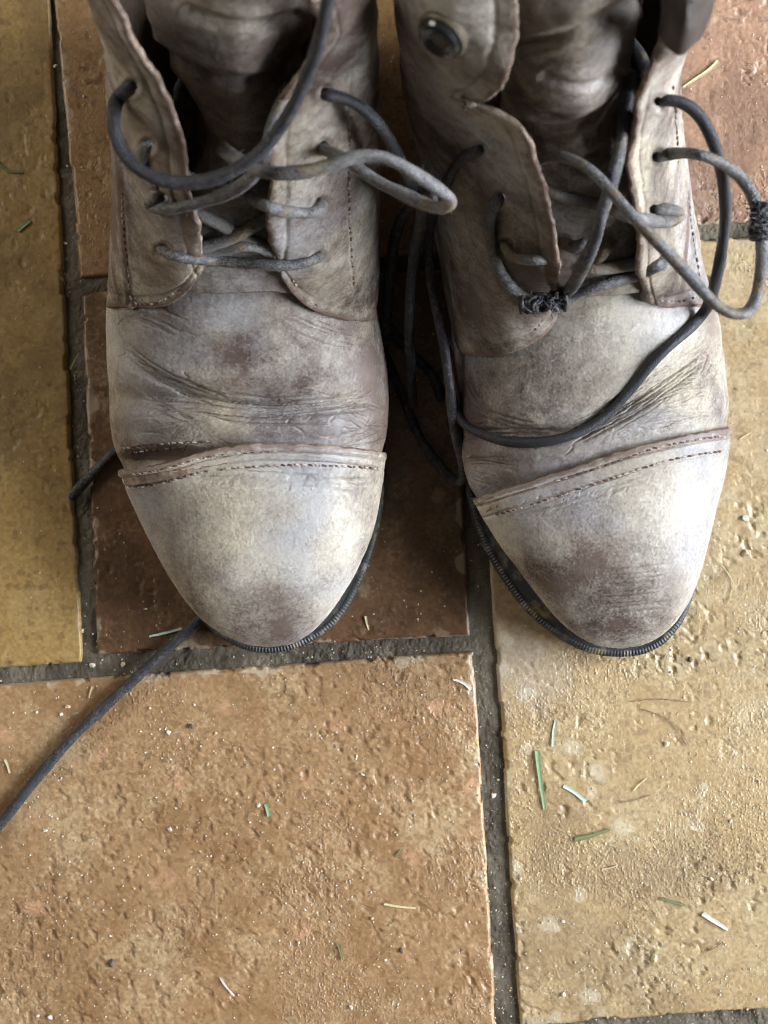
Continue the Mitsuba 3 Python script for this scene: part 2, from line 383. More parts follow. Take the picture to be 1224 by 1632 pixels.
def foot_meshes(boot, foot, seam, plan, cap_plan, rows, lip_lift, big, nv=420):
    """The vamp and, over its front, the toe cap with a raised lip along the seam (a function px -> py)."""
    v = np.linspace(-1, 1, nv)
    lo, hi = np.full(nv, 0.02), np.full(nv, 0.98)
    for _ in range(40):
        mid = (lo + hi) / 2
        x, y = PX(foot.at(mid, v))
        front = y > seam(np.clip(x, seam.x[0], seam.x[-1]))
        lo, hi = np.where(front, mid, lo), np.where(front, hi, mid)
    us = gaussian_filter(mid, 3, mode='nearest')

    def shaped(U, V, extra, plan=plan):
        Q = foot.at(U, V)
        N = grid_normals(Q)
        N *= np.where((N[..., 2:] * 1).mean() < 0, -1, 1)
        N[~np.isfinite(N)] = 0
        d = plan.at(Q[..., 0], Q[..., 1]) * np.clip(N[..., 2] * 2.0, 0.15, 1)
        d = d + vfbm(Q, 38, 3, 11) * 0.0009 * np.clip(U * 1.6, 0.25, 1) + vfbm(Q, 420, 2, 13) * 0.00007 + vfbm(Q, 150, 3, 17) * 0.00014
        return Q + N * (d + extra)[..., None], Q, N

    # vamp: from a little under the cap's lip backwards
    t = np.linspace(0, 1, 340)
    U = (us - 0.035)[None] * (1 - t)[:, None] + 1.0 * t[:, None]
    Vv = np.broadcast_to(v, U.shape)
    gap = (U - us[None])
    sag = -0.0012 * np.exp(-(np.clip(gap, 0, None) / 0.022) ** 2)
    A, Q, N = shaped(U, Vv, sag)
    x, y = PX(A)
    A = A + N * (big(x, y) * np.clip(N[..., 2] * 1.3 - 0.15, 0.05, 1))[..., None]
    add('vamp', (A.reshape(-1, 3), grid_faces(*U.shape)), 'vamp_leather', boot, True)
    splat(boot, A[8:])
    # cap: tip to the seam; its last rows roll over the lip and back under
    t = np.concatenate([np.linspace(0.0, 0.93, 190), np.linspace(0.9325, 1, 44)])
    U = 0.004 + (us[None] - 0.004) * t[:, None]
    Vv = np.broadcast_to(v, U.shape)
    dist = (us[None] - U)
    xx, _ = PX(foot.at(us, v))
    flat = np.clip((0.80 - np.abs(v)) / 0.3, 0.05, 1)          # the lip lies close to the sides
    lift = 0.0010 + (lip_lift(xx) * flat)[None] * np.exp(-(dist / 0.035) ** 2) + 0.0005 * np.exp(-(dist / 0.010) ** 2)
    # pinch along the stitch row
    lift = lift + 0.0005 * np.exp(-((dist - 0.0055) / 0.0035) ** 2) - 0.0006 * np.exp(-((dist - 0.0125) / 0.0018) ** 2)
    side = np.clip((0.80 - np.abs(v)) / 0.24, 0.05, 1)[None]
    for at in rows:
        lift = lift - 0.0006 * np.exp(-((dist - at) / 0.0030) ** 2)
    B, Q, N = shaped(U, Vv, 0.0004 + (lift - 0.0004) * side, cap_plan)
    edge_out = B[-1] - B[-2]
    edge_out /= np.linalg.norm(edge_out, axis=1, keepdims=True) + 1e-9
    rolls = []
    th = 0.0016
    for a in np.radians([25, 50, 75, 105, 130, 155, 180]):
        rolls.append(B[-1] + edge_out * math.sin(a) * th * 0.45 - N[-1] * (1 - math.cos(a)) * th / 2)
    rolls += [rolls[-1] - edge_out * 0.0025, rolls[-1] - edge_out * 0.006 - N[-1] * 0.001]
    ragged = vfbm(B[-1] * 1, 500, 2, 3)
    B2 = np.concatenate([B, np.array(rolls) + (edge_out * (ragged * 0.0004)[:, None])[None]])
    uv = np.zeros(B2.shape[:2] + (2,))
    uv[len(B):, :, 0] = 1
    step = np.linalg.norm(np.diff(B, axis=0), axis=-1)
    uv[:len(B), :, 1] = np.concatenate([np.cumsum(step[::-1], 0)[::-1], np.zeros((1, nv))])
    cap = add('toe_cap', (B2.reshape(-1, 3), grid_faces(*B2.shape[:2])), 'cap_leather', boot, True, uv.reshape(-1, 2))
    splat(boot, B)
    return cap, us


seam_groove = lambda x, y: folds(([(193, 260), (196, 340), (200, 420), (206, 484)], 3.2, .0008), ([(560, 120), (557, 300), (562, 420), (568, 500)], 3.0, .0005), ([(1086, 200), (1094, 300), (1106, 400), (1118, 470)], 3.0, .0006), ([(735, 300), (742, 420), (752, 548)], 3.0, .0004))(x, y)
HOLES = [(212, 137), (239, 230), (260, 318), (260, 398), (518, 147), (517, 232), (511, 323), (508, 408), (766, 238), (798, 315), (807, 391), (1050, 162), (1047, 250), (1043, 334), (1065, 410)]


def eyelets(x, y):
    """The leather dips into each lace hole and puckers round it."""
    out = 0 * x
    for hx, hy in HOLES:
        d = np.hypot(x - hx, y - hy)
        out = out - 0.0014 * np.exp(-(d / 9) ** 2) + 0.0006 * np.exp(-((d - 17) / 6) ** 2)
    return out


def folds(*lines):
    """Soft folds along pixel paths: (points, width px, depth m)."""
    def f(x, y):
        out = 0 * x
        for pts, w, dep in lines:
            q, _ = resample(np.asarray(pts, float), 3)
            d2 = np.min((x[..., None] - q[:, 0]) ** 2 + (y[..., None] - q[:, 1]) ** 2, -1)
            out = out - dep * np.exp(-d2 / w ** 2) + 0.6 * dep * np.exp(-((np.sqrt(d2) - 1.9 * w) / w) ** 2)
        return out
    return f


def sheet(boot, name, rows, mat, cols_seen, nu, nv, thick, wrinkle, seed, label=None, drape_rows=0, relief=None, cuts=(True, True, True)):
    """A cut leather panel through a net of (px, py, z in cm); z None = lies on what is below. cuts: first column, first row, last row are cut edges."""
    G = np.array([[(x, y, -1 if z is None else z) for x, y, z in r] for r in rows], float)
    G[..., 2] *= 0.01
    for i in range(min(drape_rows, len(G))):
        for j in range(cols_seen):
            zz = top(boot, G[i, j, 0], G[i, j, 1])
            if zz > 0.012:
                G[i, j, 2] = zz + 0.0032 if i == 0 else max(G[i, j, 2], zz + 0.003)
    K = W(G[..., 0], G[..., 1], G[..., 2])
    R, C = K.shape[:2]
    # sample the columns in view densely
    seen = int(nv * 0.78)
    cc = np.concatenate([np.linspace(0, cols_seen - 1, seen, endpoint=False), np.linspace(cols_seen - 1, C - 1, nv - seen)])
    rr = np.linspace(0, R - 1, nu)
    # PCHIP both ways: no overshoot at folds
    A = PchipInterpolator(np.arange(R), K, axis=0)(rr)
    A = PchipInterpolator(np.arange(C), A, axis=1)(cc)
    A = np.stack([gaussian_filter(A[..., k], (2.5, 2.0), mode='nearest') for k in range(3)], -1)
    N = grid_normals(A)
    if N[:, :seen // 2, 2].mean() < 0:
        N = -N
    flip = np.dot(np.cross(A[1, 0] - A[0, 0], A[0, 1] - A[0, 0]), N[0, 0]) < 0
    fade = np.ones(A.shape[:2])
    d = vfbm(A, 42, 3, seed) * wrinkle * fade + vfbm(A, 130, 3, seed + 1) * wrinkle * 0.2 + vfbm(A, 420, 2, seed + 2) * 0.00008
    if relief is not None:
        d = d + relief(*PX(A))
    if cuts[0] and name == 'quarter':
        a1 = np.concatenate([np.zeros((nu, 1)), np.cumsum(np.linalg.norm(np.diff(A, axis=1), axis=-1), 1)], 1)
        a2 = np.concatenate([np.zeros((1, nv)), np.cumsum(np.linalg.norm(np.diff(A, axis=0), axis=-1), 0)])
        d = d + 0.0016 * np.exp(-(a1 / 0.0035) ** 2) * np.clip(a2 / 0.02, 0.4, 1) + 0.0008 * np.exp(-(a2 / 0.003) ** 2) * np.clip(1 - np.arange(nv) / seen, 0, 1)[None]
        d = d + 0.0022 * vfbm(A, 50, 3, seed + 5) * np.exp(-(a1 / 0.009) ** 2)
        d = d - 0.0005 * np.exp(-((a2 - 0.0048) / 0.0009) ** 2) - 0.0005 * np.exp(-((a1 - 0.0060) / 0.0010) ** 2)
    F = A + N * d[..., None]
    if name == 'quarter':                       # the cut edge wanders
        tv = np.gradient(A, axis=1)
        tv /= np.linalg.norm(tv, axis=-1, keepdims=True) + 1e-9
        F = F + tv * ((vfbm(A[:, :1] + 0 * A, 52, 3, seed + 6) * 0.0026 * np.exp(-(a1 / 0.012) ** 2) + vfbm(A[:, :1] + 0 * A, 330, 2, seed + 7) * 0.0007 * np.exp(-(a1 / 0.003) ** 2)))[..., None]
    N2 = grid_normals(F)
    if (N2 * N).sum(-1).mean() < 0:
        N2 = -N2
    Bk = F - N2 * thick
    du = np.concatenate([np.zeros((1, nv)), np.cumsum(np.linalg.norm(np.diff(F, axis=0), axis=-1), 0)])
    dv = np.concatenate([np.zeros((nu, 1)), np.cumsum(np.linalg.norm(np.diff(F, axis=1), axis=-1), 1)], 1)
    e = np.full((nu, nv), 1.0)
    if cuts[0]:
        e = np.minimum(e, dv)
    if cuts[1]:
        e = np.minimum(e, du)
    if cuts[2]:
        e = np.minimum(e, du[-1:] - du)
    if name == 'tongue':
        e = np.minimum(e, dv[:, -1:] - dv)
    idx = np.arange(nu * nv).reshape(nu, nv)
    loop = np.concatenate([idx[:-1, 0], idx[-1, :-1], idx[:0:-1, -1], idx[0, :0:-1]])
    inner = np.concatenate([idx[:-1, 1], idx[-2, :-1], idx[:0:-1, -2], idx[1, :0:-1]])
    f, b = F.reshape(-1, 3), Bk.reshape(-1, 3)
    out = f[loop] - f[inner]
    n2 = N2.reshape(-1, 3)[loop]
    out -= n2 * (out * n2).sum(1, keepdims=True)
    out /= np.linalg.norm(out, axis=1, keepdims=True) + 1e-9
    out *= 1 + 0.25 * vfbm(f[loop], 200, 2, seed + 8)[:, None]
    rims, nn = [], len(loop)
    for k, a in enumerate(np.radians([12, 40, 70, 110, 140, 168])):
        rims.append(f[loop] - n2 * thick * (1 - math.cos(a)) / 2 + out * math.sin(a) * thick * 0.42)
    verts = np.vstack([f, b] + rims)
    uv = np.zeros((len(verts), 2))
    uv[:, 1] = 1.0
    uv[:nu * nv, 1] = e.ravel()
    uv[nu * nv:2 * nu * nv, 0] = 2
    uv[2 * nu * nv:, 0] = 1
    g = grid_faces(nu, nv)
    if name == 'quarter':                       # the punched lace holes
        hx, hy = PX(F)
        near = np.min([np.hypot(hx - a, hy - b) for a, b in HOLES], axis=0).ravel()
        g = g[near[g].max(1) > 8.5]
    faces = [g if not flip else g[:, ::-1], (g[:, ::-1] if not flip else g) + nu * nv]
    rings = [loop] + [2 * nu * nv + k * nn + np.arange(nn) for k in range(6)] + [loop + nu * nv]
    for a, c in zip(rings[:-1], rings[1:]):
        a2, c2 = np.roll(a, -1), np.roll(c, -1)
        q = np.vstack([np.stack([a, c, c2], 1), np.stack([a, c2, a2], 1)])
        faces.append(q)
    add(name, (verts, np.vstack(faces)), mat, boot, True, uv, label=label)
    splat(boot, F)


def resample(points, step, closed=False):
    p = np.asarray(points, float)
    if closed:
        p = np.vstack([p, p[:1]])
    t = np.concatenate([[0], np.cumsum(np.linalg.norm(np.diff(p, axis=0), axis=1) ** 0.5)])
    cs = CubicSpline(t, p, bc_type='periodic' if closed else 'natural')
    q = cs(np.linspace(0, t[-1], 4000))
    s = np.concatenate([[0], np.cumsum(np.linalg.norm(np.diff(q, axis=0), axis=1))])
    n = max(int(s[-1] / step), 4)
    at = np.linspace(0, s[-1], n + 1)[:-1] if closed else np.linspace(0, s[-1], n)
    return np.stack([np.interp(at, s, q[:, k]) for k in range(q.shape[1])], 1), at


def sole_meshes(boot, outline, spring, ytip):
    pts = np.array([W(x, y, 0.009) for x, y in outline])[:, :2]
    c, s = resample(pts, 0.00018, True)
    d = np.roll(c, -1, 0) - np.roll(c, 1, 0)
    nrm = np.stack([d[:, 1], -d[:, 0]], 1) / np.linalg.norm(d, axis=1, keepdims=True)
    area = 0.5 * np.sum(c[:, 0] * np.roll(c[:, 1], -1) - np.roll(c[:, 0], -1) * c[:, 1])
    if area < 0:
        nrm = -nrm
    lift = spring * np.clip(1 - (c[:, 1] - ytip) / 0.075, 0, 1) ** 2
    ridge = np.sin(2 * np.pi * s / 0.00135)
    ridge = np.sign(ridge) * np.abs(ridge) ** 0.6
    wear = 0.6 + 0.4 * vfbm(np.dstack([c[:, :1], c[:, 1:], c[:, :1] * 0])[:, 0], 120, 2, 3)
    # profile across: (outward offset, height, ridge amount)
    prof = [(-0.010, 0.0001, 0), (-0.003, 0.0001, 0), (-0.0006, 0.0006, 0), (0.0002, 0.0018, 0), (0.0003, 0.0042, 0), (0.0, 0.0052, 0), (-0.0005, 0.0055, 0), (-0.0005, 0.0058, 0),
            (0.0001, 0.0061, .4), (0.0002, 0.0069, 1), (0.0, 0.0078, 1), (-0.0006, 0.0083, 1), (-0.0016, 0.0086, 1), (-0.0024, 0.0086, 1), (-0.0028, 0.0082, .1), (-0.0034, 0.0081, 0), (-0.0052, 0.0083, 0), (-0.014, 0.0086, 0)]

    def ring(o, z, r):
        rr = r * ridge * 0.00022 * wear
        return np.column_stack([c + nrm * (o + rr * 0.8)[:, None], z + lift + rr * 0.7])
    rings = np.array([ring(np.full(len(c), o), z, r) for o, z, r in prof])
    n = len(c)

    def band(a, b):
        V = rings[a:b + 1]
        k = b - a + 1
        i = np.arange(k * n).reshape(k, n)
        A, B, C, D = i[:-1].ravel(), i[1:].ravel(), np.roll(i, -1, 1)[1:].ravel(), np.roll(i, -1, 1)[:-1].ravel()
        return V.reshape(-1, 3), np.vstack([np.stack([A, B, C], 1), np.stack([A, C, D], 1)])
    add('outsole', band(0, 7), 'sole_rubber', boot, True)
    add('welt', band(7, len(prof) - 1), 'sole_rubber', boot, True, label='black ridged welt strip round the toe')


def tube(pts, r, sides=16, step=0.00033, braid=0.045, seed=0, ends=(True, True)):
    c, s = resample(pts, step)
    t = np.gradient(c, axis=0)
    t /= np.linalg.norm(t, axis=1, keepdims=True)
    a = np.zeros_like(c)
    a[0] = np.cross(t[0], [0.3, 0.2, 1.0])
    a[0] /= np.linalg.norm(a[0])
    for i in range(1, len(c)):
        v = a[i - 1] - t[i] * np.dot(a[i - 1], t[i])
        a[i] = v / np.linalg.norm(v)
    b = np.cross(t, a)
    th = np.arange(sides) * 2 * np.pi / sides
    A, Bq = 2 * np.pi * s[:, None] / 0.0013 + 4 * th, 2 * np.pi * s[:, None] / 0.0013 - 4 * th
    rad = r * (1 + braid * (np.maximum(np.sin(A), np.sin(Bq)) - 0.4) + 0.06 * vfbm(np.column_stack([s, s * 0, s * 0]), 90, 2, seed)[:, None])
    taper = np.ones(len(s))
    for on, dd in ((ends[0], s), (ends[1], s[-1] - s)):
        if on:
            taper = np.minimum(taper, np.sqrt(np.clip(dd / (r * 0.9), 0.0, 1) * (2 - np.clip(dd / (r * 0.9), 0, 1))) * 0.999 + 0.001)
    rad = rad * taper[:, None]
    tw = 2.2 * vfbm(np.column_stack([s, s * 0, s * 0 + 7]), 40, 2, seed + 3)[:, None]
    rad = rad * (1 + 0.10 * np.cos(2 * (th[None] - tw)))
    V = c[:, None] + rad[..., None] * (np.cos(th)[None, :, None] * a[:, None] + np.sin(th)[None, :, None] * b[:, None])
    n = len(c)
    i = np.arange(n * sides).reshape(n, sides)
    q = np.roll(i, -1, 1)
    F = np.vstack([np.stack([i[:-1], q[:-1], q[1:]], -1).reshape(-1, 3), np.stack([i[:-1], q[1:], i[1:]], -1).reshape(-1, 3)])
    return V.reshape(-1, 3), F


class Tubes:
    def __init__(self):
        self.v, self.f, self.uv, self.n = [], [], [], 0

    def put(self, V, F, dust=0.0):
        self.v.append(V)
        self.f.append(F + self.n)
        self.uv.append(np.column_stack([np.zeros(len(V)), np.full(len(V), dust)]))
        self.n += len(V)

    def done(self):
        return np.vstack(self.v), np.vstack(self.f), np.vstack(self.uv)


def strand(tubes, boot, pts, r=0.00225, dust=0.1, seed=0, ends=(True, True), relax=2):
    """pts: (px, py, z in cm); z None = lies on the boot there, z negative = that many cm under its surface, ('a', cm) = above it."""
    out = []
    for x, y, z in pts:
        if z is None:
            zz = top(boot, x, y) + r * 0.85
        elif isinstance(z, tuple):
            zz = top(boot, x, y) + z[1] * 0.01
        elif z < 0:
            zz = max(top(boot, x, y) + z * 0.01, 0.003)
        else:
            zz = z * 0.01
        out.append(W(x, y, zz))
    tubes.put(*tube(out, r * 0.94, seed=seed, ends=ends), dust)
    c, s = resample(out, 0.0011)                # loose fuzz of the worn cotton
    r0 = np.random.default_rng(seed + 900)
    for k in range(2, len(c) - 2):
        t = c[k + 1] - c[k - 1]
        o = np.cross(t, r0.normal(size=3))
        o /= np.linalg.norm(o) + 1e-12
        p0 = c[k] + o * r * 0.85
        e = o * 0.6 + r0.normal(0, 0.6, 3)
        p1 = p0 + e * r0.uniform(0.0003, 0.0008)
        p2 = p1 + (e + r0.normal(0, 0.7, 3)) * r0.uniform(0.0002, 0.0006)
        w = np.cross(p2 - p0, [0.3, 0.5, 0.8])
        w *= r0.uniform(0.00004, 0.00008) / (np.linalg.norm(w) + 1e-12)
        w2 = np.cross(w, p2 - p0)
        w2 *= np.linalg.norm(w) / (np.linalg.norm(w2) + 1e-12)
        rings = np.array([[p + w, p - 0.5 * w + 0.87 * w2, p - 0.5 * w - 0.87 * w2] for p in (p0, p1, p2)]).reshape(-1, 3)
        tubes.put(rings, np.array([[a + b, a + (b + 1) % 3, a + 3 + (b + 1) % 3] for a in (0, 3) for b in range(3)] + [[a + b, a + 3 + (b + 1) % 3, a + 3 + b] for a in (0, 3) for b in range(3)]), dust + 0.1)


def stitches(boot, path_px, pitch, length, r, lean=0.0, up=0.0002, step_px=4, skip=0.0, seed=0):
    """Short threads lying on the boot along a pixel path."""
    q, _ = resample(np.asarray(path_px, float), step_px)
    q = np.array([W(x, y, top(boot, x, y) + up) for x, y in q if top(boot, x, y) > 0.01])
    q[:, 2] = gaussian_filter(q[:, 2], 2, mode='nearest')
    q, _ = resample(q, pitch)
    r0 = np.random.default_rng(seed)
    r *= 1.25
    cyl = trimesh.creation.capsule(height=length - 2 * r, radius=r, count=[6, 6])
    cyl.apply_translation([0, 0, -(length - 2 * r) / 2])
    out = []
    for i in range(1, len(q) - 1):
        if r0.uniform() < skip:
            continue
        d = q[i + 1] - q[i - 1]
        d = d / np.linalg.norm(d)
        side = np.cross(d, [0, 0, 1])
        d = d + side * lean + r0.normal(0, 0.06, 3)
        m = cyl.copy()
        m.apply_transform(trimesh.geometry.align_vectors([0, 0, 1], d / np.linalg.norm(d)))
        m.apply_translation(q[i])
        out.append(m)
    return out


def pts_curve(points):
    p = np.array(points, float)
    c = PchipInterpolator(p[:, 0], p[:, 1], extrapolate=True)
    c.x0 = p
    return c


# ---- left boot ---------------------------------------------------
SP = 0.006
boot_l = key('boot')
tag(boot_l, 'left boot of dusty brown leather, a plain lace loop arching over its tongue', 'boot', 'pair of worn lace-up boots')
rows_l = [(1022, 392, 462, .0300), (1008, 358, 490, .0345), (985, 325, 515, .0385), (950, 294, 543, .0425), (900, 262, 572, .0470), (850, 236, 591, .0500), (800, 214, 602, .0525),
          (750, 196, 611, .0550), (700, 181, 617, .0580), (650, 175, 620, .0610), (600, 172, 617, .0650), (550, 170, 611, .0710), (500, 172, 605, .0780), (450, 184, 596, .0855), (400, 200, 584, .0930), (340, 220, 568, .1010)]
foot_l = Foot(rows_l, (428, 1027), 0.026, SP, 0.05)
plan_l, cap_plan_l = Plan(*W(100, 1100, .0)[:2], *W(700, 250, .0)[:2]), Plan(*W(100, 1100, .0)[:2], *W(700, 250, .0)[:2])
for pts, n, sp, dep, wid in [
        ([(195, 640), (300, 640), (400, 652), (500, 645), (600, 628)], 16, 11, .0009, .00045), ([(380, 648), (450, 656), (540, 645), (590, 632)], 12, 6, .0012, .0005),
        ([(182, 550), (235, 590), (300, 622), (370, 645)], 12, 8, .0009, .00045), ([(520, 705), (570, 690), (612, 672)], 9, 7, .0008, .0004), ([(195, 500), (240, 512), (300, 540)], 7, 7, .0006, .0004),
        ([(300, 765), (400, 762), (520, 768), (590, 765)], 10, 7, .0006, .0004), ([(200, 675), (270, 668), (330, 660)], 7, 10, .0006, .0004), ([(260, 705), (300, 680), (350, 660)], 7, 18, .0005, .0004),
        ([(430, 500), (520, 535), (595, 540)], 6, 7, .0003, .0004), ([(600, 700), (560, 660), (500, 640)], 7, 9, .0006, .0004), ([(205, 640), (260, 655), (330, 690)], 6, 6, .0006, .0004)]:
    crease_bundle(cap_plan_l if pts[0][1] > 750 else plan_l, pts, n, sp, dep, wid, seed=n * 31 + int(pts[0][0]) + 5)
for k in range(7):                                      # scratches down the inner side of the left toe
    o = rng.normal(0, 7, 2)
    cap_plan_l.line(W(np.array([515, 556, 582]) + o[0], np.array([990, 935, 865]) + o[1], .04)[:, :2], .0005, .00032)
seam_l = pts_curve([(150, 757), (195, 750), (235, 743), (285, 733), (340, 717), (420, 708), (500, 710), (570, 717), (617, 725), (660, 735)])


def big_l(x, y):
    main = np.interp(x, [170, 300, 400, 500, 620], [632, 642, 654, 648, 630])
    diag = np.interp(x, [175, 235, 300, 380], [548, 590, 622, 648])
    g = -0.0022 * np.exp(-((y - main) / 16) ** 2) + 0.0012 * np.exp(-((y - main + 45) / 26) ** 2) + 0.0010 * np.exp(-((y - main - 32) / 18) ** 2)
    g = g - 0.0011 * np.exp(-((y - diag) / 13) ** 2) * np.clip((395 - x) / 90, 0, 1)
    gap = np.exp(-((x - 245) / 60.0) ** 2)
    return g - 0.0050 * gap * np.exp(-((y - 738) / 26) ** 2)


cap_l, us_l = foot_meshes(boot_l, foot_l, seam_l, plan_l, cap_plan_l, (.027,), lambda x: 0.0010 + 0.0042 * np.exp(-((x - 250) / 80.0) ** 2), big_l)
sole_meshes(boot_l, [(598, 560), (607, 640), (613, 720), (612, 780), (605, 835), (592, 885), (570, 940), (542, 985), (505, 1016), (465, 1034), (428, 1039), (390, 1033), (352, 1013), (320, 984), (290, 940), (262, 880), (240, 800), (222, 700), (215, 600), (222, 480),
                     (245, 330), (262, 180), (270, 80), (295, 10), (340, -28), (400, -40), (465, -28), (515, 10), (540, 80), (548, 180), (560, 330), (585, 470)], SP, foot_l.yt)
sheet(boot_l, 'tongue', [
    [(290, 470, 8.0), (335, 470, 8.3), (385, 468, 8.4), (430, 468, 8.3), (475, 475, 8.0)],
    [(290, 385, 9.5), (335, 385, 9.9), (380, 382, 10.0), (430, 385, 9.9), (475, 385, 9.5)],
    [(298, 300, 10.4), (330, 300, 11.3), (375, 300, 11.7), (430, 300, 11.3), (475, 300, 10.5)],
    [(325, 218, 11.4), (352, 214, 12.9), (390, 205, 13.7), (440, 200, 13.1), (480, 200, 11.8)],
    [(288, 132, 12.8), (322, 125, 15.3), (380, 112, 16.6), (440, 105, 15.8), (485, 110, 13.4)],
    [(246, 48, 15.0), (288, 32, 17.9), (370, 15, 19.2), (445, 15, 18.3), (500, 30, 15.4)],
    [(215, -60, 18.5), (280, -90, 21), (370, -100, 22), (450, -90, 21), (520, -60, 19)]],
    'tongue_leather', 5, 200, 150, 0.0018, 0.0024, 31, cuts=(True, False, True),
    relief=folds(([(250, 75), (310, 108), (390, 128), (460, 105), (505, 60)], 8, .0015), ([(340, 190), (400, 214), (470, 190)], 7, .0012), ([(300, 20), (380, 45), (470, 25)], 9, .0013), ([(340, 250), (400, 262), (450, 250)], 6, .0009)))
sheet(boot_l, 'quarter', [
    [(320, 418, None), (302, 458, None), (255, 490, None), (195, 490, None), (170, 488, 4.4), (205, 450, 1.1), (240, 200, 1.1), (400, -36, 1.1)],
    [(318, 380, 11.2), (285, 388, 10.8), (240, 395, 9.7), (192, 402, 7.9), (178, 402, 5.0), (215, 380, 2.2), (245, 180, 2.2), (400, -42, 2.2)],
    [(305, 310, 13.0), (272, 313, 12.6), (232, 318, 11.3), (190, 322, 9.2), (178, 325, 6.5), (215, 300, 4), (248, 150, 4), (400, -72, 4.2)],
    [(293, 235, 14.7), (262, 235, 14.3), (225, 237, 13.1), (190, 240, 11), (178, 240, 8.5), (210, 220, 6.5), (248, 90, 6.5), (400, -102, 6.5)],
    [(262, 140, 16.8), (235, 140, 16.4), (207, 143, 15.3), (181, 150, 13.3), (173, 150, 11), (200, 130, 9.5), (245, 0, 9.5), (400, -150, 9.5)],
    [(212, 55, 18.8), (196, 55, 18.4), (180, 58, 17.6), (169, 70, 16), (166, 70, 14), (190, 50, 12.5), (245, -60, 12.5), (400, -210, 12.5)],
    [(168, -30, 20.6), (156, -28, 20.2), (147, -20, 19.6), (140, -10, 18.3), (141, -10, 17), (170, -30, 16), (250, -170, 16), (400, -320, 16)]],
    'quarter_leather', 5, 230, 200, 0.0022, 0.0012, 41, label='dusty lacing panel on the outer side with a worn seam', drape_rows=2, relief=lambda x, y: eyelets(x, y) + seam_groove(x, y))
sheet(boot_l, 'quarter', [
    [(440, 414, None), (458, 458, None), (500, 496, None), (560, 514, None), (601, 512, 4.8), (580, 470, 1.1), (555, 200, 1.1), (400, -36, 1.1)],
    [(434, 370, 11.2), (465, 378, 10.9), (515, 388, 9.9), (572, 400, 8.2), (604, 400, 5.5), (575, 380, 2.4), (550, 170, 2.2), (400, -42, 2.2)],
    [(431, 310, 12.9), (465, 312, 12.5), (520, 316, 11.3), (576, 325, 9.6), (605, 325, 7), (570, 300, 4), (548, 150, 4), (400, -72, 4.2)],
    [(430, 240, 14.5), (468, 238, 14.1), (525, 241, 12.9), (579, 245, 11.1), (605, 245, 8.8), (575, 220, 6.5), (550, 90, 6.5), (400, -102, 6.5)],
    [(446, 155, 16.4), (480, 150, 16.0), (532, 152, 14.9), (581, 155, 13.2), (604, 155, 11.2), (580, 130, 9.5), (555, 0, 9.5), (400, -150, 9.5)],
    [(492, 88, 17.6), (515, 85, 17.4), (550, 82, 16.8), (586, 80, 15.6), (603, 75, 13.6), (582, 50, 12.5), (560, -60, 12.5), (400, -210, 12.5)],
    [(512, 40, 18.6), (535, 42, 18.9), (562, 38, 18.3), (590, 35, 16.9), (603, 30, 15.2), (584, 10, 14), (560, -110, 14), (400, -260, 14)],
    [(492, -10, 20.6), (522, -8, 20.2), (558, -12, 19.7), (590, -15, 18.5), (602, -20, 17), (585, -40, 16), (560, -170, 16), (400, -320, 16)]],
    'quarter_leather', 5, 230, 200, 0.0022, 0.0013, 47, label='lacing panel on the inner side with a crumpled top', drape_rows=2, relief=lambda x, y: eyelets(x, y) + seam_groove(x, y))

# ---- right boot --------------------------------------------------
boot_r = key('boot')
tag(boot_r, 'right boot of dusty brown leather with a dark snap and frayed knotted lace', 'boot', 'pair of worn lace-up boots')
rows_r = [(1024, 952, 1022, .0300), (1008, 918, 1053, .0345), (985, 890, 1076, .0385), (950, 860, 1098, .0425), (900, 822, 1117, .0470), (850, 787, 1130, .0500), (800, 758, 1141, .0525),
          (750, 742, 1152, .0550), (700, 733, 1158, .0580), (650, 727, 1158, .0610), (600, 722, 1154, .0650), (550, 719, 1148, .0710), (500, 718, 1138, .0780), (450, 728, 1118, .0855), (400, 744, 1094, .0930), (340, 764, 1070, .1010)]
foot_r = Foot(rows_r, (990, 1029), 0.026, SP, -0.05)
plan_r, cap_plan_r = Plan(*W(660, 1100, .0)[:2], *W(1230, 250, .0)[:2]), Plan(*W(660, 1100, .0)[:2], *W(1230, 250, .0)[:2])
for pts, n, sp, dep, wid in [
        ([(735, 700), (790, 690), (850, 692), (920, 690)], 12, 7, .0010, .00045), ([(765, 655), (810, 675), (870, 692)], 10, 7, .0009, .00045), ([(735, 735), (770, 735), (830, 742)], 9, 6, .0009, .00045), ([(735, 730), (760, 760), (790, 770)], 6, 8, .0006, .0004),
        ([(900, 692), (980, 655), (1060, 605), (1148, 545)], 20, 12, .0010, .00045), ([(1000, 640), (1080, 610), (1150, 600)], 14, 16, .0007, .00042), ([(960, 690), (1060, 655), (1152, 640)], 9, 12, .0005, .0004), ([(800, 830), (880, 810), (980, 775), (1060, 752)], 12, 6, .0006, .0004),
        ([(745, 590), (770, 640), (830, 680)], 8, 7, .0006, .0004), ([(1148, 545), (1120, 600), (1060, 640)], 7, 9, .0006, .0004)]:
    crease_bundle(cap_plan_r if pts[0][1] > 800 else plan_r, pts, n, sp, dep, wid, seed=n * 37 + int(pts[0][0]))
for k in range(15):                                     # scuffs scraped across the toe
    y0 = 900 + k * 5.5 + rng.normal(0, 3)
    x0 = 968 + rng.normal(0, 14)
    cap_plan_r.line(W(np.array([x0, x0 + 45, x0 + 92]), np.array([y0 + 6, y0 + 2, y0 - 3]), .045)[:, :2], .0005, .00030)
seam_r = pts_curve([(700, 815), (748, 800), (800, 782), (870, 760), (940, 737), (1000, 717), (1060, 702), (1110, 691), (1160, 683), (1200, 676)])


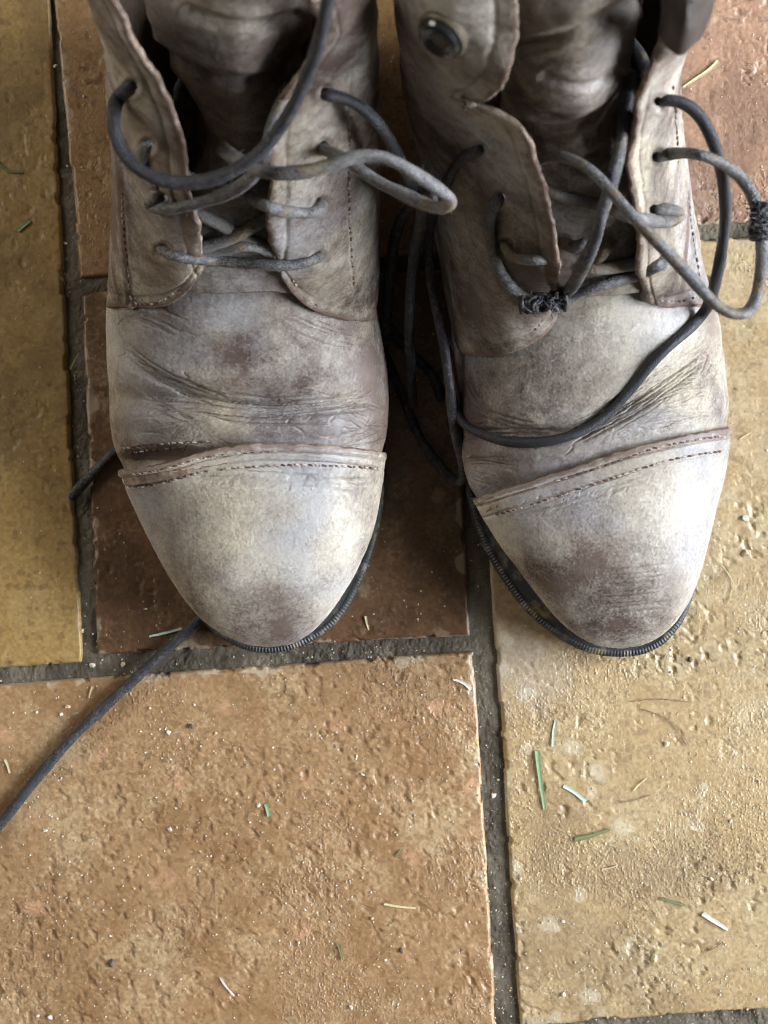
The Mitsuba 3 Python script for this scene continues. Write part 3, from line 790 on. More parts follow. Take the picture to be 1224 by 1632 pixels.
def big_r(x, y):
    main = np.interp(x, [700, 760, 850, 930, 1000, 1080, 1160], [700, 695, 694, 682, 645, 596, 545])
    g = -0.0020 * np.exp(-((y - main) / 16) ** 2) + 0.0012 * np.exp(-((y - main + 45) / 26) ** 2) + 0.0009 * np.exp(-((y - main - 34) / 20) ** 2)
    return g - 0.0012 * np.exp(-((x - 775) / 45.0) ** 2) * np.exp(-((y - 737) / 12) ** 2)


cap_r, us_r = foot_meshes(boot_r, foot_r, seam_r, plan_r, cap_plan_r, (.012, .036), lambda x: 0.0007 + 0.0012 * np.exp(-((x - 760) / 70.0) ** 2), big_r)
sole_meshes(boot_r, [(738, 640), (738, 720), (746, 790), (760, 845), (784, 895), (816, 945), (850, 985), (890, 1016), (930, 1036), (968, 1044), (1010, 1043), (1046, 1030), (1075, 1004), (1098, 965), (1112, 900), (1120, 800), (1120, 700), (1110, 600), (1095, 450),
                     (1078, 300), (1066, 180), (1058, 80), (1030, 10), (985, -28), (930, -40), (868, -28), (820, 10), (798, 80), (788, 180), (774, 330), (752, 470), (742, 560)], SP, foot_r.yt)
sheet(boot_r, 'tongue', [
    [(868, 490, 7.8), (908, 480, 8.2), (950, 475, 8.3), (1000, 470, 8.2), (1040, 465, 7.9)],
    [(865, 405, 9.4), (905, 400, 9.9), (945, 395, 10.0), (990, 395, 9.8), (1030, 395, 9.4)],
    [(860, 320, 10.8), (900, 312, 11.4), (945, 307, 11.7), (985, 307, 11.2), (1020, 312, 10.5)],
    [(835, 240, 12.2), (880, 230, 13.2), (918, 225, 13.8), (950, 228, 13.1), (972, 240, 11.4)],
    [(800, 178, 13.2), (850, 192, 14.1), (910, 196, 14.5), (948, 192, 14.1), (976, 186, 12.2)],
    [(797, 150, 14.2), (850, 165, 15.9), (912, 168, 16.5), (956, 160, 15.9), (986, 150, 13.4)],
    [(795, 90, 15.6), (850, 92, 17.6), (915, 92, 18.3), (968, 88, 17.6), (1000, 95, 15.0)],
    [(790, 0, 18.0), (850, 5, 19.8), (920, 0, 20.4), (985, 0, 19.5), (1022, 5, 16.6)],
    [(790, -100, 21), (850, -100, 22.5), (920, -105, 23), (990, -100, 22), (1045, -90, 20)]],
    'tongue_leather', 5, 200, 150, 0.0018, 0.0024, 53, cuts=(True, False, True),
    relief=folds(([(805, 186), (880, 198), (925, 192), (965, 165), (985, 120)], 6, .0012), ([(810, 75), (890, 60), (960, 30), (1030, -5)], 9, .0014), ([(860, 250), (915, 262), (955, 240)], 8, .0018), ([(870, 120), (930, 135), (975, 110)], 6, .0009)))
sheet(boot_r, 'quarter', [
    [(892, 468, None), (884, 510, None), (850, 546, None), (790, 567, None), (738, 565, None), (728, 540, 3.4), (755, 470, 1.1), (790, 200, 1.1), (930, -36, 1.1)],
    [(888, 420, 11.0), (860, 432, 10.5), (820, 443, 9.6), (770, 455, 8.2), (724, 470, 6), (711, 470, 4.0), (757, 400, 2), (788, 180, 2), (930, -42, 2.2)],
    [(880, 340, 12.9), (850, 347, 12.5), (810, 353, 11.4), (755, 362, 9.7), (705, 380, 7.2), (694, 380, 5.0), (755, 300, 4), (785, 150, 4), (930, -72, 4)],
    [(862, 270, 14.6), (835, 270, 14.3), (795, 273, 13.2), (740, 278, 11.3), (690, 290, 8.8), (676, 290, 6.8), (745, 220, 6.5), (780, 90, 6.5), (930, -102, 6.5)],
    [(838, 208, 15.9), (803, 200, 15.7), (760, 203, 14.8), (715, 212, 13.0), (672, 225, 10.5), (658, 225, 8.8), (720, 150, 9), (770, 0, 9.5), (930, -150, 9.5)],
    [(752, 165, 15.6), (733, 157, 15.7), (710, 152, 15.6), (680, 152, 14.6), (655, 155, 12.6), (645, 155, 11), (700, 90, 11), (770, -40, 11.5), (930, -190, 11.5)],
    [(800, 136, 17.5), (768, 120, 17.7), (730, 108, 17.6), (682, 98, 16.8), (646, 95, 14.9), (636, 92, 13.3), (690, 20, 13), (760, -90, 13.5), (930, -240, 13.5)],
    [(818, 40, 19.4), (780, 40, 19.5), (730, 40, 19.4), (676, 40, 18.5), (640, 40, 16.8), (630, 40, 15.3), (690, -60, 15), (760, -150, 15.5), (930, -290, 15.5)],
    [(815, -50, 21.2), (780, -50, 21.2), (730, -50, 21), (670, -50, 20), (634, -50, 18.5), (625, -50, 17), (690, -130, 17), (760, -240, 17.5), (930, -370, 17.5)]],
    'quarter_leather', 6, 270, 210, 0.0022, 0.0013, 59, label='lacing panel with a buckled fold and curled edge', drape_rows=2, relief=lambda x, y: eyelets(x, y) + seam_groove(x, y))
sheet(boot_r, 'quarter', [
    [(1026, 466, None), (1038, 482, None), (1062, 490, None), (1100, 487, None), (1139, 482, 4.8), (1130, 462, 2.6), (1102, 420, 1.1), (1068, 150, 1.1), (930, -36, 1.1)],
    [(1018, 410, 10.9), (1035, 414, 10.5), (1062, 418, 9.3), (1096, 422, 7.6), (1122, 420, 5.6), (1114, 395, 3.6), (1088, 345, 2.2), (1068, 130, 2.2), (930, -42, 2.2)],
    [(1013, 335, 12.7), (1030, 338, 12.3), (1055, 342, 11.0), (1086, 346, 9.2), (1106, 345, 7), (1102, 330, 5), (1085, 270, 4), (1068, 110, 4), (930, -72, 4)],
    [(1001, 245, 14.5), (1020, 249, 14.1), (1045, 252, 12.9), (1076, 255, 11.0), (1094, 255, 9), (1092, 240, 7), (1080, 190, 6.5), (1065, 80, 6.5), (930, -102, 6.5)],
    [(1010, 180, 15.9), (1025, 182, 15.5), (1048, 183, 14.5), (1073, 183, 12.8), (1087, 182, 11), (1087, 170, 9.5), (1078, 120, 9), (1065, 0, 9), (930, -150, 9)],
    [(1028, 115, 17.3), (1042, 115, 17.0), (1058, 114, 16.2), (1075, 113, 14.7), (1084, 112, 13), (1086, 100, 11.5), (1078, 50, 11), (1065, -50, 11.5), (930, -190, 11.5)],
    [(1052, 68, 18.2), (1070, 70, 18.4), (1090, 66, 18.0), (1104, 58, 16.8), (1106, 45, 15.2), (1102, 30, 13.5), (1085, 0, 13), (1065, -100, 13.5), (930, -250, 13.5)],
    [(1070, -20, 20.5), (1108, -10, 20.5), (1126, -5, 20), (1130, -10, 18.5), (1122, -30, 17), (1112, -40, 16), (1090, -80, 16), (1065, -180, 16), (930, -340, 16)]],
    'quarter_leather', 6, 240, 200, 0.0022, 0.0012, 61, label='lacing panel on the outer side with a straight stitched seam', drape_rows=2, relief=lambda x, y: eyelets(x, y) + seam_groove(x, y))

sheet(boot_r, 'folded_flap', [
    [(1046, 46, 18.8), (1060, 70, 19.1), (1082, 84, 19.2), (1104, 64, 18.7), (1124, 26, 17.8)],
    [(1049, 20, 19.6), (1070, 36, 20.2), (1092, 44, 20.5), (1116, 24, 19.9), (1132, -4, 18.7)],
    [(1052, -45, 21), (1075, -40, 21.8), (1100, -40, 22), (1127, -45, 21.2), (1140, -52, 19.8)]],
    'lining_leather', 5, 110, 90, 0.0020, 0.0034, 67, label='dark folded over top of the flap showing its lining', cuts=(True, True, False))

# ---- stitching ---------------------------------------------------


def thread(boot, jobs):
    out = []
    for k, (path, pitch, length, r, lean) in enumerate(jobs):
        out += stitches(boot, path, pitch, length, r, lean, seed=k, skip=0.06)
    m = trimesh.util.concatenate(out)
    add('stitching', (m.vertices, m.faces), 'stitch_thread', boot, True, kind='stuff')


thread(boot_l, [([(206, 779), (260, 770), (320, 754), (380, 746), (450, 742), (530, 743), (610, 748)], .0026, .0019, .00036, .25),
                ([(206, 757), (260, 748), (320, 731), (380, 723), (450, 719)], .0026, .0017, .00032, .2),
                ([(192, 716), (240, 709), (290, 706), (345, 704)], .0026, .0019, .00036, .2), ([(200, 724), (250, 717), (300, 713)], .0026, .0019, .00036, .2),
                ([(194, 300), (198, 380), (205, 440), (212, 480), (235, 486), (268, 474), (292, 450)], .0026, .0018, .0004, .1),
                ([(558, 170), (556, 300), (560, 400), (566, 480)], .0026, .0018, .0004, .1), ([(462, 440), (490, 475), (530, 497), (590, 503)], .0026, .0018, .0004, .1)])
thread(boot_r, [([(785, 822), (850, 804), (920, 781), (990, 758), (1060, 736), (1100, 727), (1154, 719)], .0026, .0019, .00036, .25),
                ([(880, 769), (960, 744), (1040, 716), (1100, 703), (1155, 694)], .0026, .0019, .00034, .25),
                ([(1094, 300), (1104, 370), (1116, 440), (1126, 466)], .0026, .0018, .0004, .1), ([(1045, 478), (1080, 481), (1120, 470)], .0026, .0018, .0004, .1), ([(1072, 130), (1078, 200), (1082, 270)], .0026, .0018, .0004, .1),
                ([(745, 548), (795, 552), (840, 535), (868, 508)], .0026, .0018, .0004, .1)])

# ---- laces -------------------------------------------------------


def knot(lace_key, at, axis, seed, length, r, n):
    """A frayed lump of lace: a lumpy core bristling with short curled threads."""
    r0 = np.random.default_rng(seed)
    tb = Tubes()
    at, axis = np.asarray(at), np.asarray(axis, float) / np.linalg.norm(axis)
    side = np.cross(axis, [0, 0, 1])
    t = np.linspace(-1, 1, 15)
    core = at + axis * (t * length)[:, None] + side * (0.0008 * np.sin(t * 5))[:, None] + np.array([0, 0, 1]) * (0.0008 * np.cos(t * 7))[:, None]
    tb.put(*tube(core, r * 0.62, braid=0.3, seed=seed), -0.1)
    up = np.cross(side, axis)
    for k in range(20):
        m = 9
        a = r0.uniform(0, 6) + np.cumsum(r0.uniform(0.5, 1.5, m)) * r0.choice([-1, 1])
        al = np.clip(r0.uniform(-.8, .8) + np.cumsum(r0.normal(0, 0.28, m)), -1, 1) * length
        rad = r * r0.uniform(0.45, 1.25, m)
        wind = at + axis * al[:, None] + (np.cos(a) * rad)[:, None] * side + (np.sin(a) * rad)[:, None] * up
        tb.put(*tube(wind, r * r0.uniform(0.12, 0.30), sides=6, braid=0.15, seed=seed + k), r0.uniform(-0.25, 0.15))
    for k in range(n):
        p = at + axis * r0.uniform(-1, 1) * length
        a = r0.uniform(0, 2 * np.pi)
        d = np.cos(a) * side + np.sin(a) * up
        if d[2] < -0.4:
            continue
        q = [p + d * r * 0.7]
        for _ in range(3):
            d = d + r0.normal(0, 0.5, 3)
            q.append(q[-1] + d / np.linalg.norm(d) * r0.uniform(0.0006, 0.0018))
        tb.put(*tube(q, r0.uniform(0.00010, 0.00024), sides=5, step=0.0002, braid=0), r0.uniform(0, 0.35))
    v, f, uv = tb.done()
    add('knot', (v, f), 'lace_cotton', lace_key, True, uv, label='frayed dark knot in the lace')


lt = Tubes()
ll = lambda *a, **k: strand(lt, boot_l, *a, **k)
# crossings low down on the tongue, then the bars over the panels
ll([(296, 400, 9.9), (330, 392, ('a', .3)), (380, 374, ('a', .35)), (420, 352, ('a', .25)), (462, 332, 10.9)], dust=.65, seed=1)
ll([(292, 330, 10.9), (335, 350, ('a', .3)), (380, 374, ('a', .15)), (420, 395, ('a', .25)), (468, 412, 9.6)], dust=.7, seed=2)
ll([(300, 408, 9.6), (345, 400, ('a', .2)), (390, 392, ('a', .4)), (425, 400, ('a', .2)), (470, 414, 9.5)], dust=.75, seed=12)
ll([(258, 390, -.5), (262, 400, None), (285, 409, None), (335, 415, ('a', .3)), (390, 420, ('a', .35)), (440, 423, ('a', .25)), (475, 421, ('a', .2)), (498, 414, ('a', .14)), (506, 410, ('a', .06)), (510, 405, -.3), (513, 400, -.7)], dust=.35, seed=3)
ll([(512, 318, -.6), (511, 328, None), (498, 338, None), (460, 338, None), (428, 330, ('a', .3)), (395, 312, ('a', .5)), (360, 298, ('a', .3)), (322, 290, ('a', .25)), (285, 276, 12.5)], dust=.5, seed=4)
ll([(262, 313, -.6), (248, 318, None), (240, 326, None), (262, 332, None), (300, 328, ('a', .3)), (345, 315, 13.8), (390, 292, 15.0), (420, 252, 15.8), (432, 205, 16.2), (448, 165, 16.2), (466, 130, 14.9), (482, 110, 14.8)], dust=.3, seed=5)
ll([(241, 228, -.6), (234, 236, ('a', .1)), (226, 252, ('a', .2)), (228, 275, ('a', .2)), (250, 300, ('a', .1))], dust=.45, seed=6)
ll([(215, 132, -.6), (209, 138, ('a', .15)), (190, 155, ('a', .45)), (181, 190, 15.6), (190, 232, 15.8), (225, 272, 15.9), (280, 291, 16.0), (345, 283, 16.3), (405, 250, 16.8), (452, 195, 17.6), (488, 125, 18.9), (510, 60, 20.2), (525, -10, 21.4), (535, -60, 22)], r=.0023, dust=-.1, seed=7)
ll([(520, 228, -.6), (516, 238, ('a', .1)), (545, 250, 14.2), (590, 282, 14.6), (650, 313, 15.0), (700, 331, 15.2), (717, 322, 15.6), (705, 306, 16.0), (660, 276, 16.4), (610, 251, 16.6), (560, 252, 16.6), (510, 268, 16.5), (460, 276, 16.3), (415, 272, 15.8), (380, 255, 15.0), (350, 235, 13.8)], r=.0022, dust=.5, seed=8)  # dust set high: the paler colour paints in strong light on this loop
ll([(516, 142, -.7), (522, 150, ('a', .1)), (555, 160, 14.8), (592, 185, 14.4), (622, 225, 13.2), (650, 280, 11.5), (672, 330, 9.5), (662, 400, 7.0), (653, 480, 5.0), (653, 560, 3.2), (658, 650, 1.6)], r=.0022, dust=-.05, seed=9)
ll([(690, 315, 13), (655, 328, 8.0), (632, 370, 5.5), (622, 430, 4.0), (616, 500, 2.6), (612, 550, 1.0), (600, 575, .4)], dust=.0, seed=10)
# the loose ends on the floor
ll([(617, 515, .35), (640, 545, .3), (668, 575, .28), (690, 600, .28), (705, 640, .28)], dust=.0, seed=13)
ll([(112, 797, .27), (128, 776, .27), (150, 752, .3), (180, 722, .3), (230, 680, .3), (300, 620, .3)], dust=.0, seed=11)
ll([(-60, 1392, .27), (-25, 1345, .27), (5, 1308, .27), (55, 1245, .27), (110, 1182, .28), (165, 1128, .3), (215, 1082, .27), (262, 1038, .24), (300, 1005, .3), (335, 972, .35), (400, 900, .3), (480, 790, .3), (580, 660, .3)], r=.0022, dust=-.05, seed=14)
v, f, uv = lt.done()
lace_l = add('lace', (v, f), 'lace_cotton', boot_l, True, uv)

rt = Tubes()
rl = lambda *a, **k: strand(rt, boot_r, *a, **k)
rl([(856, 300, 11.9), (912, 318, ('a', .3)), (960, 328, ('a', .5)), (1000, 345, 13.2), (1040, 352, ('a', .3)), (1075, 350, None), (1084, 342, ('a', .3)), (1068, 334, ('a', .25)), (1048, 333, ('a', .05)), (1040, 334, -.6)], dust=.55, seed=21)
rl([(850, 440, 9.6), (905, 418, ('a', .3)), (940, 428, ('a', .3)), (985, 425, ('a', .3)), (1045, 416, 9.7)], dust=.8, seed=22)
rl([(870, 436, 9.2), (930, 425, ('a', .5)), (965, 400, ('a', .4)), (990, 370, ('a', .35)), (1030, 345, 11.0)], dust=.65, seed=23)
rl([(806, 388, -.6), (808, 396, None), (822, 410, None), (858, 414, None), (895, 404, ('a', .35)), (925, 390, ('a', .6)), (938, 384, ('a', .5))], dust=.5, seed=24)
rl([(800, 312, -.6), (793, 320, ('a', .1)), (782, 345, ('a', .25)), (783, 390, ('a', .3)), (798, 435, ('a', .3)), (826, 468, ('a', .35)), (865, 482, ('a', .3)), (905, 474, ('a', .4)), (955, 456, ('a', .45)), (1010, 440, ('a', .4)), (1045, 425, ('a', .25)), (1062, 414, ('a', .1)), (1068, 406, -.5)], dust=.3, seed=25)
rl([(865, 482, ('a', .4)), (898, 468, ('a', .5)), (925, 432, 12.0), (947, 385, 13.2), (963, 330, 14.2), (978, 280, 14.8), (990, 225, 15.0), (998, 170, 14.6), (1006, 110, 14.5)], r=.0023, dust=.08, seed=26)
rl([(850, 262, 13.6), (870, 251, 14.4), (905, 252, 15.0), (945, 275, 15.4), (985, 318, 15.6), (1030, 368, 15.5), (1080, 420, 15.0), (1125, 470, 14.3), (1160, 497, 13.8), (1190, 497, 13.4), (1206, 470, 13.2), (1214, 420, 13.1), (1212, 360, 13.0), (1196, 305, 13.1), (1158, 265, 13.6), (1110, 246, 14.0), (1065, 246, ('a', .2)), (1050, 249, ('a', .0)), (1044, 252, -.6)], r=.0021, dust=.35, seed=27)
rl([(1048, 164, -.6), (1055, 161, ('a', .05)), (1080, 162, 14.8), (1112, 182, 14.6), (1135, 222, 14.0), (1149, 270, 13.0), (1156, 330, 11.6), (1150, 400, 10.0), (1139, 455, 8.6), (1120, 500, ('a', .6)), (1085, 536, None), (1045, 572, None), (1005, 620, None), (965, 662, None), (920, 690, None), (865, 704, None), (805, 703, None), (765, 690, None), (738, 672, ('a', .1)), (722, 640, 3.6), (713, 590, 3.4), (712, 550, 3.0)], r=.0021, dust=-.25, seed=28)
rl([(768, 236, -.6), (762, 238, ('a', .05)), (735, 255, ('a', .15)), (708, 300, ('a', .1)), (687, 350, 7.2), (683, 420, 6.2), (697, 500, 5.2), (709, 560, 4.6), (717, 620, 4.1), (723, 670, 3.6), (732, 715, 2.9), (738, 748, 2.1), (733, 768, 1.4), (716, 760, .8), (695, 735, .4), (668, 695, .3), (645, 640, .3), (625, 590, .3), (610, 560, .3), (590, 545, .3)], r=.0021, dust=.0, seed=30)
v, f, uv = rt.done()
lace_r = add('lace', (v, f), 'lace_cotton', boot_r, True, uv)
knot(lace_r, W(866, 483, top(boot_r, 866, 483) + .0045), [1, 0.05, 0], 5, length=.0078, r=.0029, n=70)
knot(lace_r, W(1211, 352, .131), [0.05, 1, 0], 6, length=.0058, r=.0026, n=45)


# ---- snap on the folded flap --------------------------------------
def disc(profile, n=48):
    return trimesh.creation.revolve(np.array(profile), sections=n)


zs = [top(boot_r, 706 + dx, 54 + dy) for dx, dy in ((0, 0), (-22, 0), (22, 0), (0, -22), (0, 22))]
sp = [W(706 + dx, 54 + dy, z) for z, (dx, dy) in zip(zs, ((0, 0), (-22, 0), (22, 0), (0, -22), (0, 22)))]
nn = np.cross(sp[2] - sp[1], sp[3] - sp[4])
nn /= np.linalg.norm(nn)
M = trimesh.geometry.align_vectors([0, 0, 1], nn)
M[:3, 3] = sp[0] + nn * 0.0006
place = T(M) @ T().scale([1.15, 1.15, 1.1])
ring_m = disc([(0.0001, -.003), (.0066, -.003), (.0070, .0002), (.0066, .0009), (.0060, .0010), (.0056, .0004), (0.0001, .0004)])
kk = key('snap', boot_r)
scene[kk] = mikit.ply(ring_m, 'snap_brass', smooth=35, to_world=place)
labels[kk] = {'label': 'round dark metal snap on the folded flap'}
dome = disc([(0.0001, .0004), (.0058, .0004), (.0060, .0016), (.0055, .0026), (.0042, .0031), (.0030, .0028), (.0022, .0020), (0.0001, .0018)])
k2 = key('stud', kk)
scene[k2] = mikit.ply(dome, 'snap_metal', smooth=35, to_world=place)


# ------------------------------------------------------------------ litter on the floor


def floor_z(x, y):
    return top('floor', x, y) - 0.02 if top('floor', x, y) > 0 else -0.0024


for nm, c0, c1 in [('green', (0.14, 0.26, 0.12), (0.26, 0.36, 0.20)), ('mint', (0.36, 0.48, 0.38), (0.52, 0.60, 0.50)), ('straw', (0.46, 0.40, 0.19), (0.60, 0.54, 0.32)), ('olive', (0.10, 0.13, 0.05), (0.20, 0.21, 0.09)),
                   ('fibre', (0.13, 0.08, 0.045), (0.26, 0.17, 0.09)), ('chalk', (0.50, 0.45, 0.36), (0.68, 0.64, 0.55)), ('clay', (0.42, 0.31, 0.18), (0.55, 0.43, 0.28)), ('dirt', (0.05, 0.04, 0.035), (0.12, 0.09, 0.07))]:
    scene['litter_' + nm] = principled(mikit.proc(lambda p, n, uv, c0=c0, c1=c1: mix(c0, c1, fbm(p.x * 500, p.y * 500, p.z * 500, octaves=3))), 0.6, 0.4)


def blade(pts, w0, w1, fold=0.22, lift=0.0004):
    """A folded strip of grass along pixel points, w0 to w1 wide (m), tapering."""
    P = np.array([W(x, y, floor_z(x, y) + lift + h) for x, y, h in [(*q, 0)[:3] if len(q) == 2 else q for q in pts]])
    if len(P) == 2:
        b = np.cross(P[1] - P[0], [0, 0, 1]) * math.sin(pts[0][0] * 3.7) * 0.035
        P = np.array([P[0], (P[0] * .6 + P[1] * .4) + b, P[1]])
    c, s = resample(P, 0.0006) if len(P) > 2 else (P[0] + (P[1] - P[0]) * np.linspace(0, 1, 10)[:, None], np.linspace(0, 1, 10))
    c[:, 2] = gaussian_filter(c[:, 2], 2, mode='nearest') + 0.0002
    d = np.gradient(c, axis=0)
    d /= np.linalg.norm(d, axis=1, keepdims=True)
    side = np.cross(d, [0, 0, 1.0])
    w = (w0 + (w1 - w0) * np.linspace(0, 1, len(c))) / 2
    th = 0.00022
    prof = np.array([(-1, fold), (-0.5, fold * 0.3), (0, 0), (0.5, fold * 0.3), (1, fold)])
    prof = np.vstack([prof + [0, 0], prof[::-1] + [0, 0]])
    ring = []
    for k, (a, b) in enumerate(prof):
        ring.append(c + side * (a * w)[:, None] + np.array([0, 0, 1]) * (b * w + (th if k >= 5 else 0))[:, None])
    V = np.array(ring).transpose(1, 0, 2)
    n, m = V.shape[:2]
    i = np.arange(n * m).reshape(n, m)
    q = np.roll(i, -1, 1)
    F = np.vstack([np.stack([i[:-1], q[:-1], q[1:]], -1).reshape(-1, 3), np.stack([i[:-1], q[1:], i[1:]], -1).reshape(-1, 3)])
    caps = [[i[e, 0], i[e, k], i[e, k + 1]] for e in (0, -1) for k in range(1, m - 1)]
    return V.reshape(-1, 3), np.vstack([F, caps])


for pts, w0, w1, mat, name, label in [
        ([(856, 1196), (860, 1235), (868, 1290)], .0024, .0014, 'green', 'grass_clipping', 'long bright green grass blade on the sand coloured tile'),
        ([(898, 1252), (934, 1277)], .0019, .0019, 'mint', 'grass_clipping', 'short pale mint grass clipping right of the long green blade'),
        ([(916, 1338), (940, 1332), (972, 1322)], .0024, .0012, 'olive', 'grass_clipping', 'dark dull green grass clipping below the pale mint clipping'),
        ([(885, 1148), (881, 1190)], .0010, .0014, 'mint', 'grass_clipping', 'thin pale grass sliver just above the long green blade'),
        ([(1053, 1431), (1070, 1436), (1092, 1443)], .0011, .0013, 'olive', 'grass_clipping', 'olive grass stalk at lower right of the sand coloured tile'),
        ([(1120, 1455), (1136, 1466), (1160, 1481)], .0026, .0016, 'chalk', 'husk', 'whitish torn husk at lower right of the sand coloured tile'),
        ([(612, 1440), (663, 1447)], .0012, .0009, 'straw', 'straw_stalk', 'yellow green stalk near the right edge of the terracotta tile'),
        ([(424, 1281), (429, 1301)], .0020, .0019, 'green', 'grass_clipping', 'tiny green clipping in the middle of the terracotta tile'),
        ([(352, 1559), (374, 1587)], .0009, .0009, 'chalk', 'straw_stalk', 'whitish splinter at the bottom of the terracotta tile'),
        ([(538, 1503), (546, 1530)], .0011, .0008, 'olive', 'grass_clipping', 'dark olive sliver at the bottom of the terracotta tile'),
        ([(1088, 140), (1112, 124), (1130, 112), (1145, 98)], .0011, .0022, 'straw', 'straw_stalk', 'pale yellow frayed straw on the rose brown tile'),
        ([(28, 368), (48, 352)], .0017, .0014, 'green', 'grass_clipping', 'green clipping on the ochre tile left of the boots'),
        ([(-5, 258), (12, 272), (36, 274)], .0016, .0008, 'olive', 'grass_clipping', 'dark green sprig at the left border of the ochre tile'),
        ([(112, 588), (126, 562)], .0010, .0008, 'olive', 'grass_clipping', 'small olive clipping lying in the grout left of the boots'),
        ([(238, 1014), (262, 1009), (290, 1001)], .0010, .0014, 'mint', 'grass_clipping', 'pale green blade lying beside the lace at the left toe'),
        ([(722, 1083), (738, 1088), (751, 1098)], .0008, .0020, 'chalk', 'husk', 'curved white husk at the upper right corner of the terracotta tile'),
        ([(583, 982), (588, 1004)], .0014, .0006, 'straw', 'petal', 'small cream petal on the russet tile by the left toe'),
        ([(632, 1364), (640, 1354)], .0012, .0009, 'olive', 'grass_clipping', 'tiny dark green bit on the right part of the terracotta tile'),
        ([(1010, 1260), (1031, 1240)], .0006, .0006, 'straw', 'straw_stalk', 'short fine straw on the right part of the sand coloured tile'),
        ([(148, 1094), (142, 1112)], .0010, .0004, 'clay', 'husk', 'thin tan husk below the grout crossing at the left'),
        ([(1128, 1515), (1150, 1502)], .0006, .0004, 'fibre', 'plant_fibre', 'short brown fibre near the whitish torn husk'),
        ([(1005, 1118), (1050, 1114), (1098, 1119)], .0004, .0003, 'fibre', 'plant_fibre', 'nearly straight brown hair like fibre in front of the right toe'),
        ([(1022, 1130), (1065, 1147), (1088, 1172), (1099, 1190)], .0004, .0004, 'fibre', 'plant_fibre', 'curved brown hair like fibre in front of the right toe'),
        ([(985, 1279), (1010, 1275), (1034, 1267)], .0004, .0003, 'fibre', 'plant_fibre', 'short dark fibre below the fine straw'),
        ([(1150, 900), (1168, 930), (1160, 962)], .0004, .0003, 'straw', 'plant_fibre', 'fine pale fibre bent beside the right toe'),
        ([(1092, 500), (1086, 530)], .0004, .0003, 'fibre', 'plant_fibre', 'fine fibre under the lace of the right boot'),
        ([(8, 1210), (16, 1232)], .0012, .0008, 'straw', 'straw_stalk', 'pale straw touching the lace at the left border'),
        ([(1180, 700), (1196, 690)], .0009, .0006, 'straw', 'straw_stalk', 'tiny straw right of the right boot'),
        ([(960, 1385), (985, 1379)], .0006, .0006, 'clay', 'straw_stalk', 'tan splinter in the middle of the sand coloured tile')]:
    add(name, blade(pts, w0 * .85, w1 * .8), 'litter_' + mat, None, 40, label=label, category={'grass_clipping': 'grass', 'straw_stalk': 'straw'}.get(name, name.replace('_', ' ')))


def crumb(r, seed, flat=0.7):
    m = trimesh.creation.icosphere(subdivisions=2 if 0.0006 < r < 0.1 else 0 if r > 0.1 else 1, radius=1)
    v = m.vertices * (1 + 0.95 * vfbm(m.vertices + seed, 1.2, 3, seed)[:, None]) * np.array([1, 0.8, flat])
    a = seed * 2.4
    R = np.array([[math.cos(a), -math.sin(a), 0], [math.sin(a), math.cos(a), 0], [0, 0, 1]])
    return v @ R.T * r, m.faces


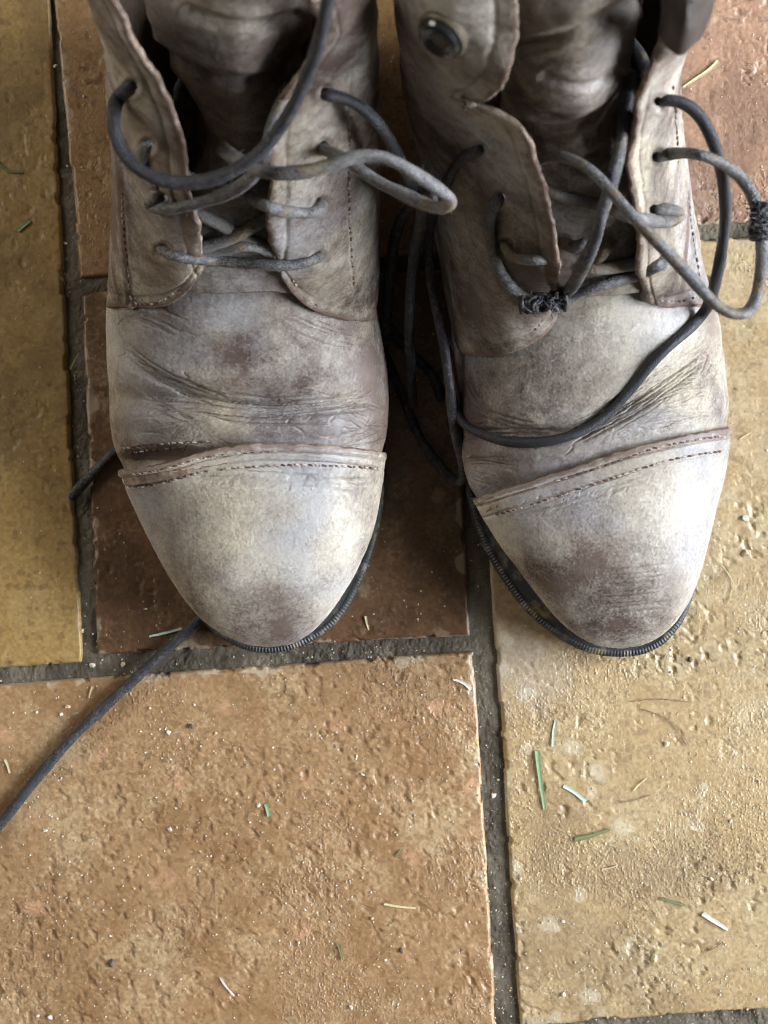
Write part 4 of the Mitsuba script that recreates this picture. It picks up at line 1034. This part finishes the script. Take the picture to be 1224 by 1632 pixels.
for k, (x, y, r, mat, label) in enumerate([
        (97, 1138, .0010, 'chalk', 'white crumb above the lace at the left'), (108, 1126, .0013, 'straw', 'pale green crumb next to the white crumb above the lace'), (268, 1167, .0011, 'chalk', 'white crumb near the upper edge of the terracotta tile'),
        (303, 1157, .0016, 'dirt', 'round dark brown clod near the upper edge of the terracotta tile'), (412, 1284, .0009, 'chalk', 'white crumb left of the tiny green clipping'), (359, 1275, .0009, 'clay', 'tan crumb left of the tiny green clipping, second from it'),
        (271, 1322, .0011, 'chalk', 'pale crumb on the left part of the terracotta tile'), (639, 1515, .0012, 'dirt', 'dark bluish clod at the lower right of the terracotta tile'), (177, 1536, .0017, 'dirt', 'black clod at the lower left of the terracotta tile'),
        (60, 1619, .0009, 'chalk', 'small white crumb at the bottom left corner'), (80, 1621, .0011, 'chalk', 'larger white crumb at the bottom left corner'), (560, 1606, .0011, 'chalk', 'white crumb near the bottom middle of the floor'),
        (1043, 1528, .0016, 'straw', 'cream crumb at the lower right of the sand coloured tile'), (898, 1585, .0012, 'chalk', 'white crumb near the bottom of the sand coloured tile'), (898, 1469, .0010, 'chalk', 'white crumb on the lower left part of the sand coloured tile'),
        (1134, 1401, .0010, 'chalk', 'white crumb above the whitish torn husk'), (1165, 1309, .0010, 'chalk', 'white crumb on the right part of the sand coloured tile'), (787, 1268, .0012, 'chalk', 'white crumb stuck in the grout between the two front tiles'),
        (1190, 882, .0021, 'clay', 'flat cream chip right of the right toe'), (1188, 826, .0016, 'chalk', 'pale grey chip right of the right boot, above the cream chip'), (1100, 1051, .0014, 'dirt', 'dark clod in front of the right toe'), (1063, 1186, .0013, 'chalk', 'bright crumb by the end of the curved fibre'),
        (72, 1324, .0010, 'chalk', 'white crumb below the lace at the left'), (147, 1060, .0013, 'chalk', 'cream crumb in the grout crossing at the left'), (131, 1005, .0010, 'chalk', 'white crumb in the grout left of the left toe'), (196, 1059, .0012, 'clay', 'tan pebble in the grout below the russet tile'),
        (88, 105, .0010, 'chalk', 'white crumb at the top of the left grout line'), (105, 388, .0009, 'chalk', 'white crumb in the left grout line beside the left boot')]):
    r *= 0.82
    v, f = crumb(r, k + 3)
    add('crumb', (v + W(x, y, floor_z(x, y) + r * 0.35), f), 'litter_' + mat, None, 22, label=label, category='crumb')

gr = np.random.default_rng(21)
parts = {'chalk': [], 'clay': []}
base = [crumb(1.0, k) for k in range(8)]
for k in range(19000):
    x, y = gr.uniform(-10, 1234), gr.uniform(-10, 1642)
    dens = 0.16 + 0.6 * (y > 1040) + 0.25 * (x > 760) + 0.45 * (floor_z(x, y) < -0.001)
    dens *= np.clip((meshkit.fbm(np.array([[x / 90, y / 90, 3.0]]), 3, 2)[0] - 0.30) * 4, 0.1, 1)
    if gr.uniform() > dens:
        continue
    v, f = base[gr.integers(8)]
    r = 0.00016 + 0.00034 * gr.uniform() ** 3 + (0.0003 if gr.uniform() < 0.025 else 0)
    parts['chalk' if gr.uniform() < 0.45 else 'clay'].append((v * r + W(x, y, floor_z(x, y) + r * 0.4), f))
for nm, lst in parts.items():
    off = np.cumsum([0] + [len(v) for v, _ in lst])
    add('sand_grains' if nm == 'chalk' else 'dust_grains', (np.vstack([v for v, _ in lst]), np.vstack([f + o for (_, f), o in zip(lst, off)])), 'litter_' + nm, None, True,
        label='scattered white sand grains on the tiles' if nm == 'chalk' else 'scattered tan grit on the tiles', category='sand' if nm == 'chalk' else 'grit', kind='stuff')
